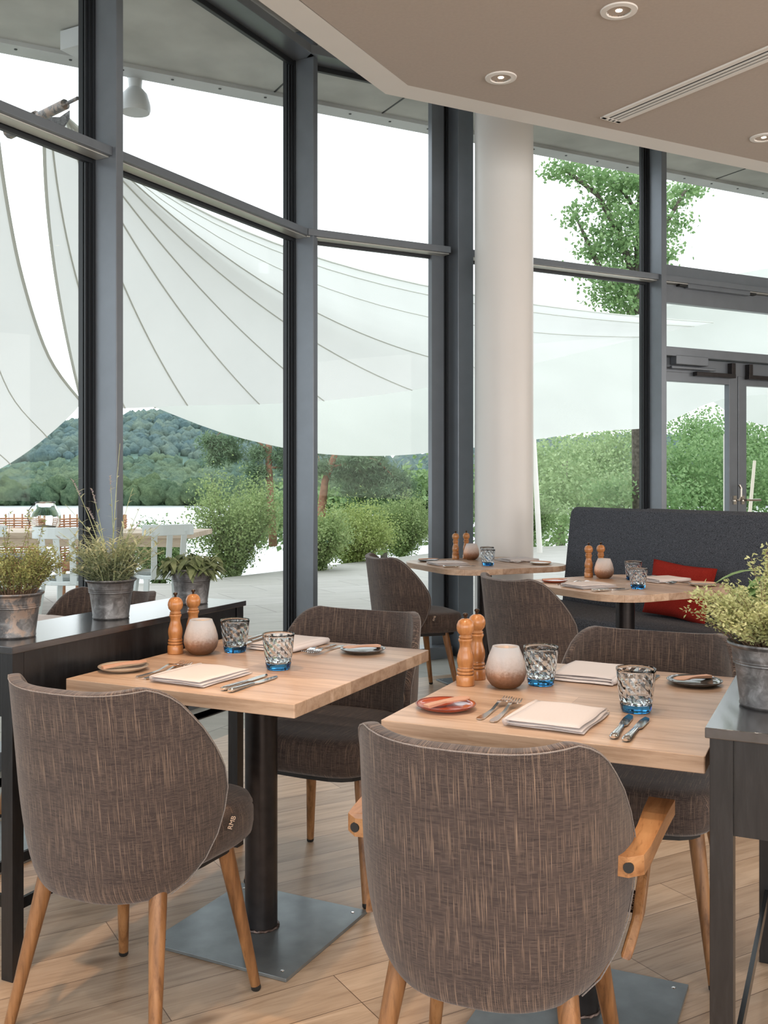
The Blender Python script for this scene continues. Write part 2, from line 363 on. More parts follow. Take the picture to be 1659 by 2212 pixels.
def tag(o, label=None, cat=None, group=None, kind=None):
    if label: o['label'] = label
    if cat: o['category'] = cat
    if group: o['group'] = group
    if kind: o['kind'] = kind
    return o
def empty(name, loc, yaw=0.0, label=None, cat=None, group=None):
    o = bpy.data.objects.new(name, None); COL.objects.link(o); o.location = loc; o.rotation_euler = (0, 0, -R(yaw)); o.empty_display_size = 0.05
    return tag(o, label, cat, group)
def copy_tree(o, parent=None):
    c = o.copy(); COL.objects.link(c)
    if parent is not None: c.parent = parent
    for ch in list(KIDS.get(o.name, [])) or [x for x in o.children]: copy_tree(ch, c)
    return c
KIDS = {}
def struct(o): o['kind'] = 'structure'; return o
def yv(a): a = R(a); return Vector((math.sin(a), math.cos(a))), Vector((math.cos(a), -math.sin(a)))
def place(origin, yaw, u, v):
    e1, e2 = yv(yaw); return (origin[0] + u * e2.x + v * e1.x, origin[1] + u * e2.y + v * e1.y)
def along(px, py, d):      # world point seen at photo pixel (px, py) at distance d in front of the lens
    return Vector(((px - 829.5) * d / F, d, EYE - (py - HZ) * d / F))

# ------------------------------------------------------------------ room shell
dA = Vector((0.469, 0.883)); nA = Vector((0.883, -0.469))
dB = Vector((0.883, 0.469)); nB = Vector((0.469, -0.883))
M1, M2, M3, M4 = Vector((-1.465, 4.970)), Vector((-0.603, 6.592)), Vector((0.458, 7.160)), Vector((2.157, 8.062))
M5 = M4 + dB * 1.9; M6 = M5 + dB * 1.9
M0 = M1 - dA * 1.85; MA = M0 - dA * 1.85; MB_ = MA - dA * 1.85; MC = MB_ - dA * 1.85
ZT, ZH, ZC = 2.923, 4.06, 3.3
RX, BY = 6.6, -3.6
def P2(v): return (v.x, v.y)
stone_in = [P2(MC + nA * .64), P2(M2 + nA * .64 - dA * 0.2), P2(M2 + nA * .64 + dA * 0.0 + Vector((0.04, -0.10))), P2(M3 + nB * .64), P2(M6 + nB * .64)]
# stone strip follows the glazing
corner_in = M2 + (nA + nB).normalized() * 0.64 / math.cos(R(17))
stone_in = [P2(MC + nA * .64), P2(corner_in), P2(M6 + nB * .64)]
glaz = [P2(M6), P2(M2), P2(MC)]
fl = struct(MB().prism([stone_in[0], stone_in[1], stone_in[2], (RX, BY), (MC.x + 0.6, BY)], -0.12, 0.0).build('floor', M['floor']))
st = struct(MB().prism(stone_in + glaz, -0.12, 0.0).build('floor_stone_border', M['stone']))
gr = MB()
for k in range(26):
    q = M1 - dA * 0.9 + nA * 0.28 + dA * k * 0.1
    gr.box((q.x, q.y, 0.003), (0.085, 0.20, 0.006), Matrix.Rotation(-R(28), 3, 'Z'))
struct(gr.build('floor_grille', M['steel_dark']))
Cc = Vector((0.123, 5.09)); cr = Cc + dB * 7.6; cl = Cc - dA * 9.9
struct(MB().prism([P2(Cc), P2(cr), (RX, BY), (cl.x, BY)], ZC, ZC + 0.06).build('ceiling', M['ceiling']))
off = (-(nA + nB)).normalized() * 0.155 / math.cos(R(17))
Co = Cc + off; cro = cr - nB * 0.155; clo = cl - nA * 0.155
struct(MB().prism([P2(Cc), P2(cr), P2(cro), P2(Co), P2(clo), P2(cl)], ZC, ZC + 0.95).build('trim_ceiling_edge', M['white_paint']))
struct(MB().prism([P2(Co), P2(cro), P2(M6), P2(M2), P2(MC), P2(clo)], 4.25, 4.3).build('ceiling_pocket', M['white_paint']))
struct(MB().prism([(RX, BY), (RX + .15, BY), (RX + .15, 12), (RX, 12)], -0.1, 4.3).build('wall_right', M['wall']))
bw = MB(); bw.box((1.4, BY - .08, 0.35), (10.6, .15, 0.9)); bw.box((1.4, BY - .08, 3.6), (10.6, .15, 1.4))
for x in (-3.9, -0.4, 3.1, 6.5): bw.box((x, BY - .08, 1.9), (0.5, .15, 2.4))
struct(bw.build('wall_back', M['wall']))

RA, RB = Matrix.Rotation(-R(28), 3, 'Z'), Matrix.Rotation(-R(62), 3, 'Z')   # local y = along the wall
def fin(name, p, d, n, rot, w=0.05, depth=0.155, outer=0.045):
    c = p + n * depth / 2 + d * w / 2
    e = empty(name, (p.x, p.y, 0)); struct(e)
    a = MB(); a.box((c.x - p.x, c.y - p.y, ZH / 2 + .1), (depth, w, ZH + .2), rot); a.build('post', M['frame'], e, bevel=0.004)
    g = MB()
    for k in range(3):
        q = -n * 0.012 + n * 0.012 * k - d * (outer - k * 0.016) / 2
        g.box((q.x, q.y, ZH / 2), (0.010, outer - k * 0.016, ZH), rot)
    q = -n * 0.04 + d * w / 2; g.box((q.x, q.y, ZH / 2), (0.03, w + 2 * outer, ZH), rot)
    q = -n * 0.006 + d * (w + outer / 2); g.box((q.x, q.y, ZH / 2), (0.02, outer * 0.8, ZH), rot)
    g.build('gasket', M['gasket'], e)
    return e
fin('trim_1', MA, dA, nA, RA); fin('trim_2', M0, dA, nA, RA); fin('trim_3', M1, dA, nA, RA); fin('trim_4', M2, dA, nA, RA, 0.055)
m3 = fin('trim_5', M3, dB, nB, RB, 0.13, 0.15, 0.05)
fin('trim_6', M4, dB, nB, RB, 0.055); fin('trim_7', M5, dB, nB, RB); fin('trim_8', MB_, dA, nA, RA); fin('trim_9', M6, dB, nB, RB)
q = M3 - dB * 0.14; e = m3
b = MB(); c = -dB * 0.10 + nB * 0.01; b.box((c.x, c.y, ZH / 2), (0.05, 0.10, ZH), RB); b.build('jamb', M['frame'], e)

def panel(name, p0, p1, d, n, rot, w0=0.05, zt=ZT, kind='window', upper=True):
    ln = (p1 - p0).length - w0; mid = p0 + d * (w0 + ln / 2)
    e = empty(name, (mid.x, mid.y, 0)); struct(e)
    def bar(nm, z0, z1, dep, mt, inset=0.0, length=None, o=0.0):
        b = MB(); c = n * (dep / 2 + inset) + d * o; b.box((c.x, c.y, (z0 + z1) / 2), (dep, length or ln, z1 - z0), rot); return b.build(nm, mt, e, bevel=0.003)
    if kind == 'window':
        bar('sill', 0.0, 0.085, 0.15, M['frame'])
    bar('transom', zt - 0.045, zt, 0.13, M['frame']); bar('gasket', zt - 0.07, zt - 0.044, 0.03, M['gasket'], -0.02)
    bar('transom_lit_underside', zt - 0.052, zt - 0.0445, 0.085, M['frame_lit'], 0.022)  # pale slab paints light reflected from the terrace onto the underside
    bar('head', ZH, ZH + 0.06, 0.17, M['frame']); bar('gasket', ZH - 0.035, ZH, 0.03, M['gasket'], -0.02)
    for nm, z0, z1 in (('lower_pane', 0.06, zt - 0.03), ('upper_pane', zt - 0.01, ZH + .02)):
        if kind == 'door' and nm == 'lower_pane': z0 = 2.34
        b = MB(); c = -n * 0.02; b.box((c.x, c.y, (z0 + z1) / 2), (0.008, ln + 0.03, z1 - z0), rot); b.build(nm, M['glass'], e)
    return e, mid, ln
panel('window_1', M1, M2, dA, nA, RA); panel('window_2', M0, M1, dA, nA, RA); panel('window_3', MA, M0, dA, nA, RA)
panel('window_4', M2, M3 - dB * 0.05, dB, nB, RB); panel('window_5', M3, M4, dB, nB, RB, 0.13)
panel('window_6', MB_, MA, dA, nA, RA); panel('window_7', M5, M6, dB, nB, RB)
e, mid, ln = panel('window_8', M4, M5, dB, nB, RB, kind='door')
# frame of the opener above the door
b = MB(); b.box((nB.x * .03, nB.y * .03, ZT - 0.13), (0.06, ln, 0.15), RB); b.box((nB.x * .03, nB.y * .03, ZT + 0.05), (0.06, ln, 0.11), RB)
b.build('opener_frame', M['frame'], e, bevel=0.003)
b = MB(); c = nB * 0.085 - dB * 0.28; b.box((c.x, c.y, ZT - 0.045), (0.05, 0.72, 0.07), RB); op = b.build('opener', M['frame'], e, bevel=0.004)
b = MB(); c = nB * 0.08
for s in (-0.68, 0.12): b.box((c.x + dB.x * s, c.y + dB.y * s, ZT - 0.045), (0.04, 0.09, 0.05), RB)
c2 = nB * 0.08; b.tube([(c2.x - dB.x * .9, c2.y - dB.y * .9, ZT - .03), (c2.x + dB.x * .9, c2.y + dB.y * .9, ZT - .03)], 0.007, 6)
b.build('opener_rod', M['black'], e)
b = MB(); c = nB * 0.115 - dB * 0.40; b.box((c.x, c.y, ZT - 0.03), (0.012, 0.07, 0.02), RB); b.build('opener_latch', M['chrome'], e)
# door below
D = empty('door_1', (mid.x, mid.y, 0)); struct(D)
b = MB(); b.box((nB.x * .06, nB.y * .06, 2.31), (0.12, ln, 0.075), RB); b.box((nB.x * .02, nB.y * .02, 2.21), (0.06, ln, 0.12), RB); b.build('door_head', M['frame'], D, bevel=0.004)
lf = ln / 2 - 0.008
dc = dB * 0.0
for s in (-1, 1):
    cx = dB * (s * (lf / 2 + 0.004))
    b = MB()
    for t, wd in ((-1, 0.10), (1, 0.10)):
        c = cx + dB * t * (lf / 2 - wd / 2) + nB * 0.02; b.box((c.x, c.y, 1.09), (0.055, wd, 2.14), RB)
    for z, h in ((0.10, 0.16), (2.12, 0.09)):
        c = cx + nB * 0.02; b.box((c.x, c.y, z), (0.053, lf - 0.19, h), RB)
    leaf = b.build('door_leaf', M['frame'], D, bevel=0.003)
    b = MB(); c = cx; b.box((c.x, c.y, 1.12), (0.01, lf - 0.18, 1.94), RB); b.build('door_pane', M['glass'], leaf)
    b = MB(); c = cx - dB * s * (lf / 2 - 0.045) + nB * 0.055
    b.lathe([(0.0, 0), (0.026, 0), (0.026, 0.012), (0.0, 0.012)], (c.x, c.y, 1.08), 16)
    b.box((c.x, c.y, 1.09), (0.014, 0.036, 0.075), RB)
    h0 = Vector((c.x, c.y, 1.09)); o3 = Vector((nB.x, nB.y, 0)); d3 = Vector((dB.x, dB.y, 0)) * s
    if s > 0: b.tube([h0, h0 + o3 * .05, h0 + o3 * .06 + d3 * .02, h0 + o3 * .06 + d3 * .15], 0.010, 8)
    else: b.tube([h0, h0 + o3 * .05, h0 + o3 * .06 + d3 * -.01 + Vector((0, 0, .03)), h0 + o3 * .06 - d3 * .012 + Vector((0, 0, .10)), h0 + o3 * .05 + Vector((0, 0, .13))], 0.010, 8)
    b.build('door_handle', M['nickel'], leaf)
    b = MB(); c = cx + dB * (-s) * (lf / 2 - 0.30) * (1 if s > 0 else 1) + nB * 0.075
    b.box((c.x, c.y, 2.145), (0.05, 0.45, 0.035), RB); c1 = c - dB * s * 0.22 * (-1) * (-1)
    cc = cx - dB * s * (lf / 2 - 0.10) + nB * 0.075; b.box((cc.x, cc.y, 2.20), (0.05, 0.045, 0.11), RB)
    b.build('door_closer', M['steel_dark'], leaf, bevel=0.004)
b = MB(); c = nB * 0.09 - dB * (ln / 2 - 0.32); b.box((c.x, c.y, 2.245), (0.07, 0.36, 0.075), RB); c = nB * 0.09 - dB * (ln / 2 - 0.36)
b.box((c.x, c.y, 2.185), (0.03, 0.5, 0.022), RB); b.build('closer_body', M['frame'], D, bevel=0.006)

# outside roof overhang
ev = Vector((0, 7.9)); eL, eR = ev - dB * 8.5, ev + dB * 9.5
struct(MB().prism([P2(eL), P2(eR), P2(M6 + dB * 1.0), P2(M6), P2(M2), P2(MC), (eL.x, MC.y)], 4.13, 4.24).build('ceiling_outside_soffit', M['soffit']))
b = MB(); b.prism([P2(eL), P2(eR), P2(eR + nB * .16), P2(eL + nB * .16)], 4.10, 4.135); b.prism([P2(eL), P2(eR), P2(eR - nB * .01), P2(eL - nB * .01)], 4.10, 4.45)
for k in range(52):
    q = eL + dB * (0.35 * k + 0.1) + nB * 0.10; b.lathe([(0.0, -0.004), (0.011, -0.004), (0.011, 0.0)], (q.x, q.y, 4.10), 6, mi=1)
struct(b.build('trim_eave', [M['eave'], M['gasket']]))
b = MB()
for k in (3.2, 7.5, 8.4, 9.3, 12.0, 14.0):
    q0 = eL + dB * k + nB * .16; q1 = q0 + nB * 0.9; mm = (q0 + q1) / 2; b.box((mm.x, mm.y, 4.128), (0.9, 0.012, 0.004), Matrix.Rotation(-R(62), 3, 'Z'))
struct(b.build('trim_soffit_joints', M['gasket']))

# column
colm = MB().lathe([(0.203, 0), (0.203, 4.2)], (0, 0, 0), 64).build('column', M['column'], smooth=True); colm.location = (0.835, 6.87, 0)
tag(colm, 'round off-white structural column standing inside the glazing behind the rounded table', 'column')

# ceiling lamps and slot diffuser
def downlight(x, y, label=None, power=28, first=None, size=58):
    if first is None:
        e = empty('ceiling_lamp', (x, y, ZC), 0)
        MB().lathe([(0.052, -0.002), (0.054, -0.008), (0.078, -0.006), (0.080, 0.0), (0.052, 0.0)], n=32, cap=False).build('trim_ring', M['white_paint'], e, smooth=True)
        MB().lathe([(0.053, -0.003), (0.040, 0.012), (0.022, 0.022), (0.0, 0.024)], n=24, cap=False).build('reflector', M['chrome'], e, smooth=True)
        MB().lathe([(0.0, -0.004), (0.014, -0.002), (0.018, 0.006), (0.012, 0.016), (0.0, 0.018)], n=16).build('bulb', M['bulb'], e, smooth=True)
    else: e = copy_tree(first)
    e.location = (x, y, ZC)
    ld = bpy.data.lights.new('lamp_light', 'SPOT'); ld.energy = power; ld.color = (1.0, 0.60, 0.32); ld.spot_size = R(size); ld.spot_blend = 0.55; ld.shadow_soft_size = 0.035
    lo = bpy.data.objects.new('lamp_light', ld); COL.objects.link(lo); lo.parent = e; lo.location = (0, 0, -0.02)
    return tag(e, label, 'ceiling lamp', 'recessed ceiling lamps')
FRONT_LAMPS = True
dl = downlight(1.018, 4.277, 'lit recessed ceiling lamp nearest the top edge, largest of the three', 26)
proto_kids = [c for c in dl.children if c.type == 'MESH']
def lamp_copy(x, y, label, power=26, size=58):
    e = dl.copy(); COL.objects.link(e); e.location = (x, y, ZC); e['label'] = label
    for k in proto_kids:
        c = k.copy(); COL.objects.link(c); c.parent = e
    ld = bpy.data.lights.new('lamp_light', 'SPOT'); ld.energy = power; ld.color = (1.0, 0.60, 0.32); ld.spot_size = R(size); ld.spot_blend = 0.55; ld.shadow_soft_size = 0.035
    lo = bpy.data.objects.new('lamp_light', ld); COL.objects.link(lo); lo.parent = e; lo.location = (0, 0, -0.02); return e
lamp_copy(0.591, 4.99, 'lit recessed ceiling lamp above the white column, beside the ceiling corner')
lamp_copy(2.257, 5.865, 'lit recessed ceiling lamp cut by the right edge of the photo, near the air slot')
for (x, y, pw, sz) in ((-0.85, 2.45, 120, 42), (0.35, 2.0, 45, 120), (-0.35, 1.35, 45, 120), (1.0, 2.9, 30, 120), (0.5, 0.9, 150, 46), (-1.2, 0.7, 60, 120), (1.7, 1.4, 45, 120), (0.2, 3.4, 25, 120), (-1.0, 1.75, 65, 34), (-0.05, 2.1, 65, 34), (-0.2, -0.4, 70, 120), (1.9, -0.3, 60, 120), (3.2, 3.0, 60, 120), (3.4, 5.0, 60, 120)):
    ee = lamp_copy(x, y, 'unseen recessed lamp added for warm pools and fill above the frame of the photo', pw, sz)
    if sz > 100:  # wide cones: unseen lamps added as general fill for the room
        for c in bpy.data.objects:
            if c.parent == ee and c.type == 'LIGHT': c.data.color = (1.0, 0.86, 0.73); c.data.spot_blend = 1.0
a0, a1 = Vector((1.276, 5.57)), Vector((1.276, 5.57)) + Vector((0.554, -0.866)).normalized() * 2.6
e = empty('air_slot', (a0.x, a0.y, ZC), 0, 'long white linear air slot with black gaps in the ceiling', 'air vent')
rot = Matrix.Rotation(math.atan2(a1.y - a0.y, a1.x - a0.x), 3, 'Z'); mm = (a1 - a0) / 2; pn = Vector((-(a1 - a0).y, (a1 - a0).x)).normalized()
b = MB()
for o_, w_ in ((-0.055, 0.03), (-0.012, 0.012), (0.018, 0.012), (0.055, 0.03)): b.box((mm.x + pn.x * o_, mm.y + pn.y * o_, -0.004), (2.6, w_, 0.010), rot)
for s in (-1, 1): b.box((mm.x + s * mm.x * 0.995, mm.y + s * mm.y * 0.995, -0.004), (0.025, 0.14, 0.010), rot)
b.build('slot_frame', M['white_paint'], e); MB().box((mm.x, mm.y, -0.001), (2.58, 0.11, 0.003), rot).build('slot_opening', M['black'], e)

# ------------------------------------------------------------------ chairs
PHI = [(0.335, 48), (0.35, 58), (0.375, 67), (0.42, 76), (0.47, 83), (0.52, 88), (0.57, 91), (0.62, 90), (0.67, 84.5), (0.72, 77), (0.755, 70), (0.783, 64), (0.801, 58), (0.813, 52), (0.820, 45), (0.822, 40)]
def interp(T, z):
    if z <= T[0][0]: return T[0][1]
    for (a, p), (b_, q) in zip(T, T[1:]):
        if z <= b_: return p + (q - p) * (z - a) / (b_ - a)
    return T[-1][1]
def shell_pt(ph, z, sag=0.0):
    zt = (z - 0.36) / 0.47
    wd = interp([(0.335, 0.19), (0.355, 0.215), (0.39, 0.235), (0.45, 0.252), (0.55, 0.262), (0.83, 0.258)], z)
    yb = -0.225 - 0.055 * max(0, zt) ** 1.1 + interp([(0.335, 0.020), (0.355, 0.006), (0.39, 0.0), (1, 0)], z)
    s_, c_ = math.sin(ph), math.cos(ph)
    x = wd * math.copysign(abs(s_) ** 0.74, s_); y = yb + 0.256 * (1 - math.copysign(abs(c_) ** 0.95, c_))
    return Vector((x, y, z - sag))
def make_shell(parent):
    zs = [p[0] for p in PHI]; NX = 26; vs = []; uvs = []; fs = []
    for z in zs:
        pm = R(interp(PHI, z)); acc = 0; row = []
        for i in range(NX + 1):
            ph = pm * (-1 + 2 * i / NX); pt = shell_pt(ph, z)
            if z > 0.77: pt.z += (z - 0.77) / 0.05 * (0.014 * (abs(ph) / pm) ** 2 - 0.010)
            row.append(pt)
        half = NX // 2; arc = [0] * (NX + 1)
        for i in range(half + 1, NX + 1): arc[i] = arc[i - 1] + (row[i] - row[i - 1]).length
        for i in range(half - 1, -1, -1): arc[i] = arc[i + 1] - (row[i] - row[i + 1]).length
        vs += row; uvs += [(arc[i] + 3, z) for i in range(NX + 1)]
    for j in range(len(zs) - 1):
        for i in range(NX):
            a = j * (NX + 1) + i; fs.append((a, a + 1, a + NX + 2, a + NX + 1))
    b = MB().add(vs, fs, uvs); o = b.build('backrest', M['tweed'], parent, smooth='all')
    s = o.modifiers.new('solid', 'SOLIDIFY'); s.thickness = 0.026; s.offset = -1.0
    s = o.modifiers.new('sub', 'SUBSURF'); s.levels = 1; s.render_levels = 2; s.boundary_smooth = 'PRESERVE_CORNERS'
    # piping along the outer rim
    path = []
    for sg in (-1, 1):
        seq = range(1, len(zs) - 2) if sg < 0 else range(len(zs) - 3, 0, -1)
        for i in seq:
            q = shell_pt(sg * R(PHI[i][1] * 0.968), PHI[i][0]); q.z += max(0, (PHI[i][0] - 0.78) / 0.05) * 0.002 - 0.001; path.append(q)
        if sg < 0:
            for i in range(0, 13):
                t = -1 + 2 * i / 12; q = shell_pt(R(44) * t, 0.819); q.z += 0.012 * t * t - 0.0095; path.append(q)
    MB().tube(path, 0.0014, 5).build('piping', M['tweed_light'], o, smooth=True)
    return o
M['tweed_light'] = plain('piping_thread', (0.22, 0.20, 0.19), 0.9, 0, 0.3, 400)
def superell(w, y0, y1, n, k, wr=1.0):
    pts = []; cy = (y0 + y1) / 2; hy = (y1 - y0) / 2
    for i in range(k):
        a = 2 * math.pi * i / k; c_, s_ = math.cos(a), math.sin(a)
        x = w * math.copysign(abs(c_) ** (2 / n), c_); y = hy * math.copysign(abs(s_) ** (2 / n), s_)
        t = (y / hy + 1) / 2; x *= wr + (1 - wr) * t
        pts.append((x, cy + y))
    return pts
def make_chair(arms=False):
    r = empty('armchair' if arms else 'dining_chair', (0, 0, 0))
    make_shell(r)
    k = 48; b = MB(); vs = []; uv = []
    lv = [(0.05, 0.378), (0.018, 0.382), (0.004, 0.395), (0.0, 0.42), (0.0, 0.452), (0.004, 0.460), (0.0015, 0.466), (0.010, 0.484), (0.030, 0.492), (0.08, 0.495), (0.15, 0.496)]
    for ins, z in lv:
        for x, y in superell(0.228 - ins, -0.215 + ins, 0.262 - ins, 3.6, k, 0.86): vs.append((x, y, z))
    fs = [tuple(range(k))[::-1]]
    for j in range(len(lv) - 1):
        for i in range(k): q = (i + 1) % k; fs.append((j * k + i, j * k + q, (j + 1) * k + q, (j + 1) * k + i))
    fs.append(tuple((len(lv) - 1) * k + i for i in range(k)))
    b.add(vs, fs); seat = b.build('seat', M['tweed'], r, smooth='all', uvmode=True)
    sf = MB(); sf.prism(superell(0.19, -0.17, 0.22, 3.5, 24, 0.85), 0.362, 0.380); sf.build('seat_frame', M['black'], r)
    for sx in (-1, 1):
        for sy in (-1, 1):
            ft = Vector((sx * 0.209, sy * 0.20, 0)); tp = Vector((sx * 0.156, 0.135 if sy > 0 else -0.118, 0.380)); dr = tp - ft
            p = [ft + dr * t for t in (0.035, 0.3, 0.6, 0.85, 1.0)]
            lg = MB().tube(p, [0.0125, 0.0148, 0.0175, 0.020, 0.0205], 20).build('leg', M['leg'], r, smooth=True)
            MB().tube([ft, ft + dr * 0.012, ft + dr * 0.037], [0.0095, 0.0125, 0.0125], 14).build('foot_cap', M['black'], lg, smooth=True)
    tg = MB().box((0, 0, 0), (0.003, 0.018, 0.040)).build('tag', M['tag'], r); tg.location = (0.252, 0.030, 0.475); tg.rotation_euler = (R(-20), 0, R(-38))
    cu = bpy.data.curves.new('lettering', 'FONT'); cu.body = 'RMB'; cu.size = 0.016; cu.align_x = 'CENTER'; cu.align_y = 'CENTER'; cu.extrude = 0.0003; cu.materials.append(M['letter'])
    tmp = bpy.data.objects.new('lettering', cu); COL.objects.link(tmp); bpy.context.view_layer.update()
    lm_ = bpy.data.meshes.new_from_object(tmp.evaluated_get(bpy.context.evaluated_depsgraph_get())); bpy.data.objects.remove(tmp)
    lt = bpy.data.objects.new('lettering', lm_); COL.objects.link(lt); lt.parent = tg; lt.location = (0.0021, -0.002, 0); lt.rotation_euler = (R(90), R(-90), R(90))
    if arms:
        for s in (-1, 1):
            path = [(s * 0.240, -0.084, 0.588), (s * 0.256, -0.086, 0.588), (s * 0.268, -0.074, 0.589), (s * 0.273, -0.035, 0.592), (s * 0.278, 0.05, 0.600), (s * 0.281, 0.13, 0.606), (s * 0.283, 0.205, 0.606)]
            ar = MB().strip(path, [0.016, 0.018, 0.020, 0.020, 0.021, 0.024, 0.026], [0.036, 0.036, 0.036, 0.034, 0.032, 0.031, 0.030]).build('armrest', M['arm'], r, bevel=0.006)
            sp = MB().strip([(s * 0.275, 0.115, 0.595), (s * 0.268, 0.065, 0.53), (s * 0.264, 0.01, 0.46), (s * 0.250, -0.03, 0.405)], [0.019, 0.022, 0.026, 0.031], 0.024, side=(0, 1, 0)).build('arm_support', M['leg'], r, bevel=0.005)
            MB().tube([(s * 0.262, -0.096, 0.588), (s * 0.263, -0.1035, 0.588)], 0.0095, 16).build('plug', M['black'], ar)
    return r
def all_children(o):
    return [c for c in bpy.data.objects if c.parent == o]
def dup(root):
    r = root.copy(); COL.objects.link(r)
    for ch in all_children(root):
        if ch.type == 'LIGHT': continue
        c = ch.copy(); COL.objects.link(c); c.parent = r
        for g in all_children(ch):
            d = g.copy(); COL.objects.link(d); d.parent = c
    return r
chair0 = make_chair()
CH = [(-0.591, 2.362, 25.3, 'grey-brown tweed chair in the left foreground, its back to the viewer'),
      (-0.155, 3.190, 205.3, 'grey-brown tweed chair facing the viewer across the left square table'),
      (0.712, 2.715, 204.8, 'grey-brown tweed chair facing the viewer across the right square table'),
      (0.175, 5.85, 70.0, 'grey-brown tweed chair seen from behind at the rounded table by the column'),
      (0.745, 4.640, 62.0, 'tweed chair seen from behind at the rounded table before the bench'),
      (-1.17, 3.80, 205.0, 'tweed chair mostly hidden behind the potted plants on the left sideboard')]
for i, (x, y, a, lb) in enumerate(CH):
    c = chair0 if i == 0 else dup(chair0)
    c.location = (x, y, 0); c.rotation_euler = (0, 0, -R(a)); tag(c, lb, 'chair', 'tweed dining chairs')
ac = make_chair(True); ac.location = (0.2246, 1.924, 0); ac.rotation_euler = (0, 0, -R(22.5))
tag(ac, 'grey-brown tweed armchair with curved oak armrests in the right foreground', 'armchair')

# ------------------------------------------------------------------ tables
def rrect(w, l, r_, n=10):
    P = []
    for sx, sy, t0 in ((1, 1, 0), (-1, 1, 90), (-1, -1, 180), (1, -1, 270)):
        for i in range(n + 1):
            t = R(t0 + 90 * i / n); P.append((sx * (w / 2 - r_) + r_ * math.cos(t), sy * (l / 2 - r_) + r_ * math.sin(t)))
    return P
TZ = 0.75
def make_table(w, l, rr, name, loc, yaw, label, base_yaw=0):
    e = empty(name, (*loc, 0), yaw, label, 'table')
    MB().prism(rrect(w, l, rr, 10 if rr > .05 else 2), TZ - 0.033, TZ).build('tabletop', M['table'], e, bevel=0.0015)
    MB().lathe([(0.0457, 0.010), (0.0457, TZ - 0.0331)], n=40).build('pole', M['steel_dark'], e, smooth=True)
    b = MB(); b.box((0, 0, 0.0055), (0.443, 0.443, 0.009)); pl = b.build('base_plate', M['plate_steel'], e, bevel=0.001)
    pl.rotation_euler = (0, 0, -R(base_yaw))
    for sx in (-1, 1):
        for sy in (-1, 1): MB().lathe([(0, 0.0), (0.0055, 0.0), (0.004, 0.0012), (0, 0.0012)], (sx * 0.19, sy * 0.19, 0.010), 12).build('bolt', M['chrome'], pl)
    b = MB(); path = []
    for i in range(41):
        a = 2 * math.pi * i / 40; path.append((0.0475 * math.cos(a), 0.0475 * math.sin(a), 0.0125 + 0.001 * math.sin(i * 2.3)))
    b.tube(path, [0.0042 + 0.0012 * math.sin(i * 2.9) for i in range(41)], 6, cap=False).build('weld', M['weld'], e, smooth=True)
    return e
T1, T2, T3, T4, T5 = (-0.346, 2.783), (0.465, 2.351), (0.622, 6.11), (1.195, 4.89), (-1.375, 3.375)
TT = {1: (T1, 25.3), 2: (T2, 24.8), 3: (T3, 65.0), 4: (T4, 60.0), 5: (T5, 25.0)}
make_table(0.688, 0.802, 0.003, 'square_table', T1, 25.3, 'square oak table on the left, standing beside the long black sideboard', 1.2)
make_table(0.670, 0.802, 0.003, 'square_table', T2, 24.8, 'square oak table on the right, in front of the armchair')
make_table(0.80, 0.83, 0.19, 'rounded_table', T3, 65, 'oak table with rounded corners in front of the white column')
make_table(0.80, 0.83, 0.19, 'rounded_table', T4, 60, 'oak table with rounded corners in front of the charcoal bench')
make_table(0.60, 0.80, 0.003, 'square_table', T5, 25, 'square table half hidden behind the left sideboard and its pots')

# ------------------------------------------------------------------ sideboards
_m, _nt, _b = mat('black_oak_top'); M['black_top'] = _m; _b.inputs['Roughness'].default_value = 0.22; _b.inputs['Coat Weight'].default_value = 1.0; _b.inputs['Coat Roughness'].default_value = 0.16; _b.inputs['Coat IOR'].default_value = 1.7
_n = noise(_nt, coords(_nt, 'Object', (60, 5, 60)), 1, 6, 0.62, 0.6); L(_nt, ramp(_nt, _n, [(0.3, (0.006, 0.006, 0.007)), (0.7, (0.035, 0.035, 0.04))]), _b.inputs['Base Color']); bump(_nt, _b, noise(_nt, coords(_nt, 'Object', (240, 20, 240)), 1, 3, 0.7), 0.25, 0.001)
def make_sideboard(loc, yaw, label):
    Wd, Ln, H_ = 0.285, 1.06, 0.847
    e = empty('sideboard', (*loc, 0), yaw, label, 'sideboard', 'black sideboards with potted herbs')   # origin at inner near corner; local x across, y along
    MB().box((Wd / 2, Ln / 2, H_ - 0.009), (Wd, Ln, 0.018)).build('top', M['black_top'], e, bevel=0.0015)
    b = MB(); z0, z1 = 0.665, H_ - 0.018; zc, zh = (z0 + z1) / 2, z1 - z0
    b.box((0.02, Ln / 2, zc), (0.016, Ln - 0.10, zh)); b.box((Wd - 0.02, Ln / 2, zc), (0.016, Ln - 0.10, zh))
    b.box((Wd / 2, 0.022, zc), (Wd - 0.08, 0.016, zh)); b.box((Wd / 2, Ln - 0.022, zc), (Wd - 0.08, 0.016, zh)); b.box((Wd / 2, Ln / 2, z0 + 0.008), (Wd - 0.04, Ln - 0.05, 0.014))
    b.build('box', M['black_wood'], e)
    for x in (0.026, Wd - 0.026):
        for y in (0.026, Ln - 0.026): MB().box((x, y, (H_ - 0.018) / 2), (0.038, 0.038, H_ - 0.0185)).build('leg', M['black_wood'], e, bevel=0.001)
    for x in (0.026, Wd - 0.026): MB().box((x, Ln / 2, 0.18), (0.010, Ln - 0.09, 0.028)).build('stretcher', M['black_steel'], e)
    for y in (0.026, Ln - 0.026): MB().box((Wd / 2, y, 0.192), (Wd - 0.09, 0.012, 0.030)).build('stretcher', M['black_steel'], e)
    return e
M['black_steel'] = plain('black_steel', (0.02, 0.022, 0.025), 0.22, 0.6)
SBL = place((-0.932, 2.475), 25.3, -0.285, 0)
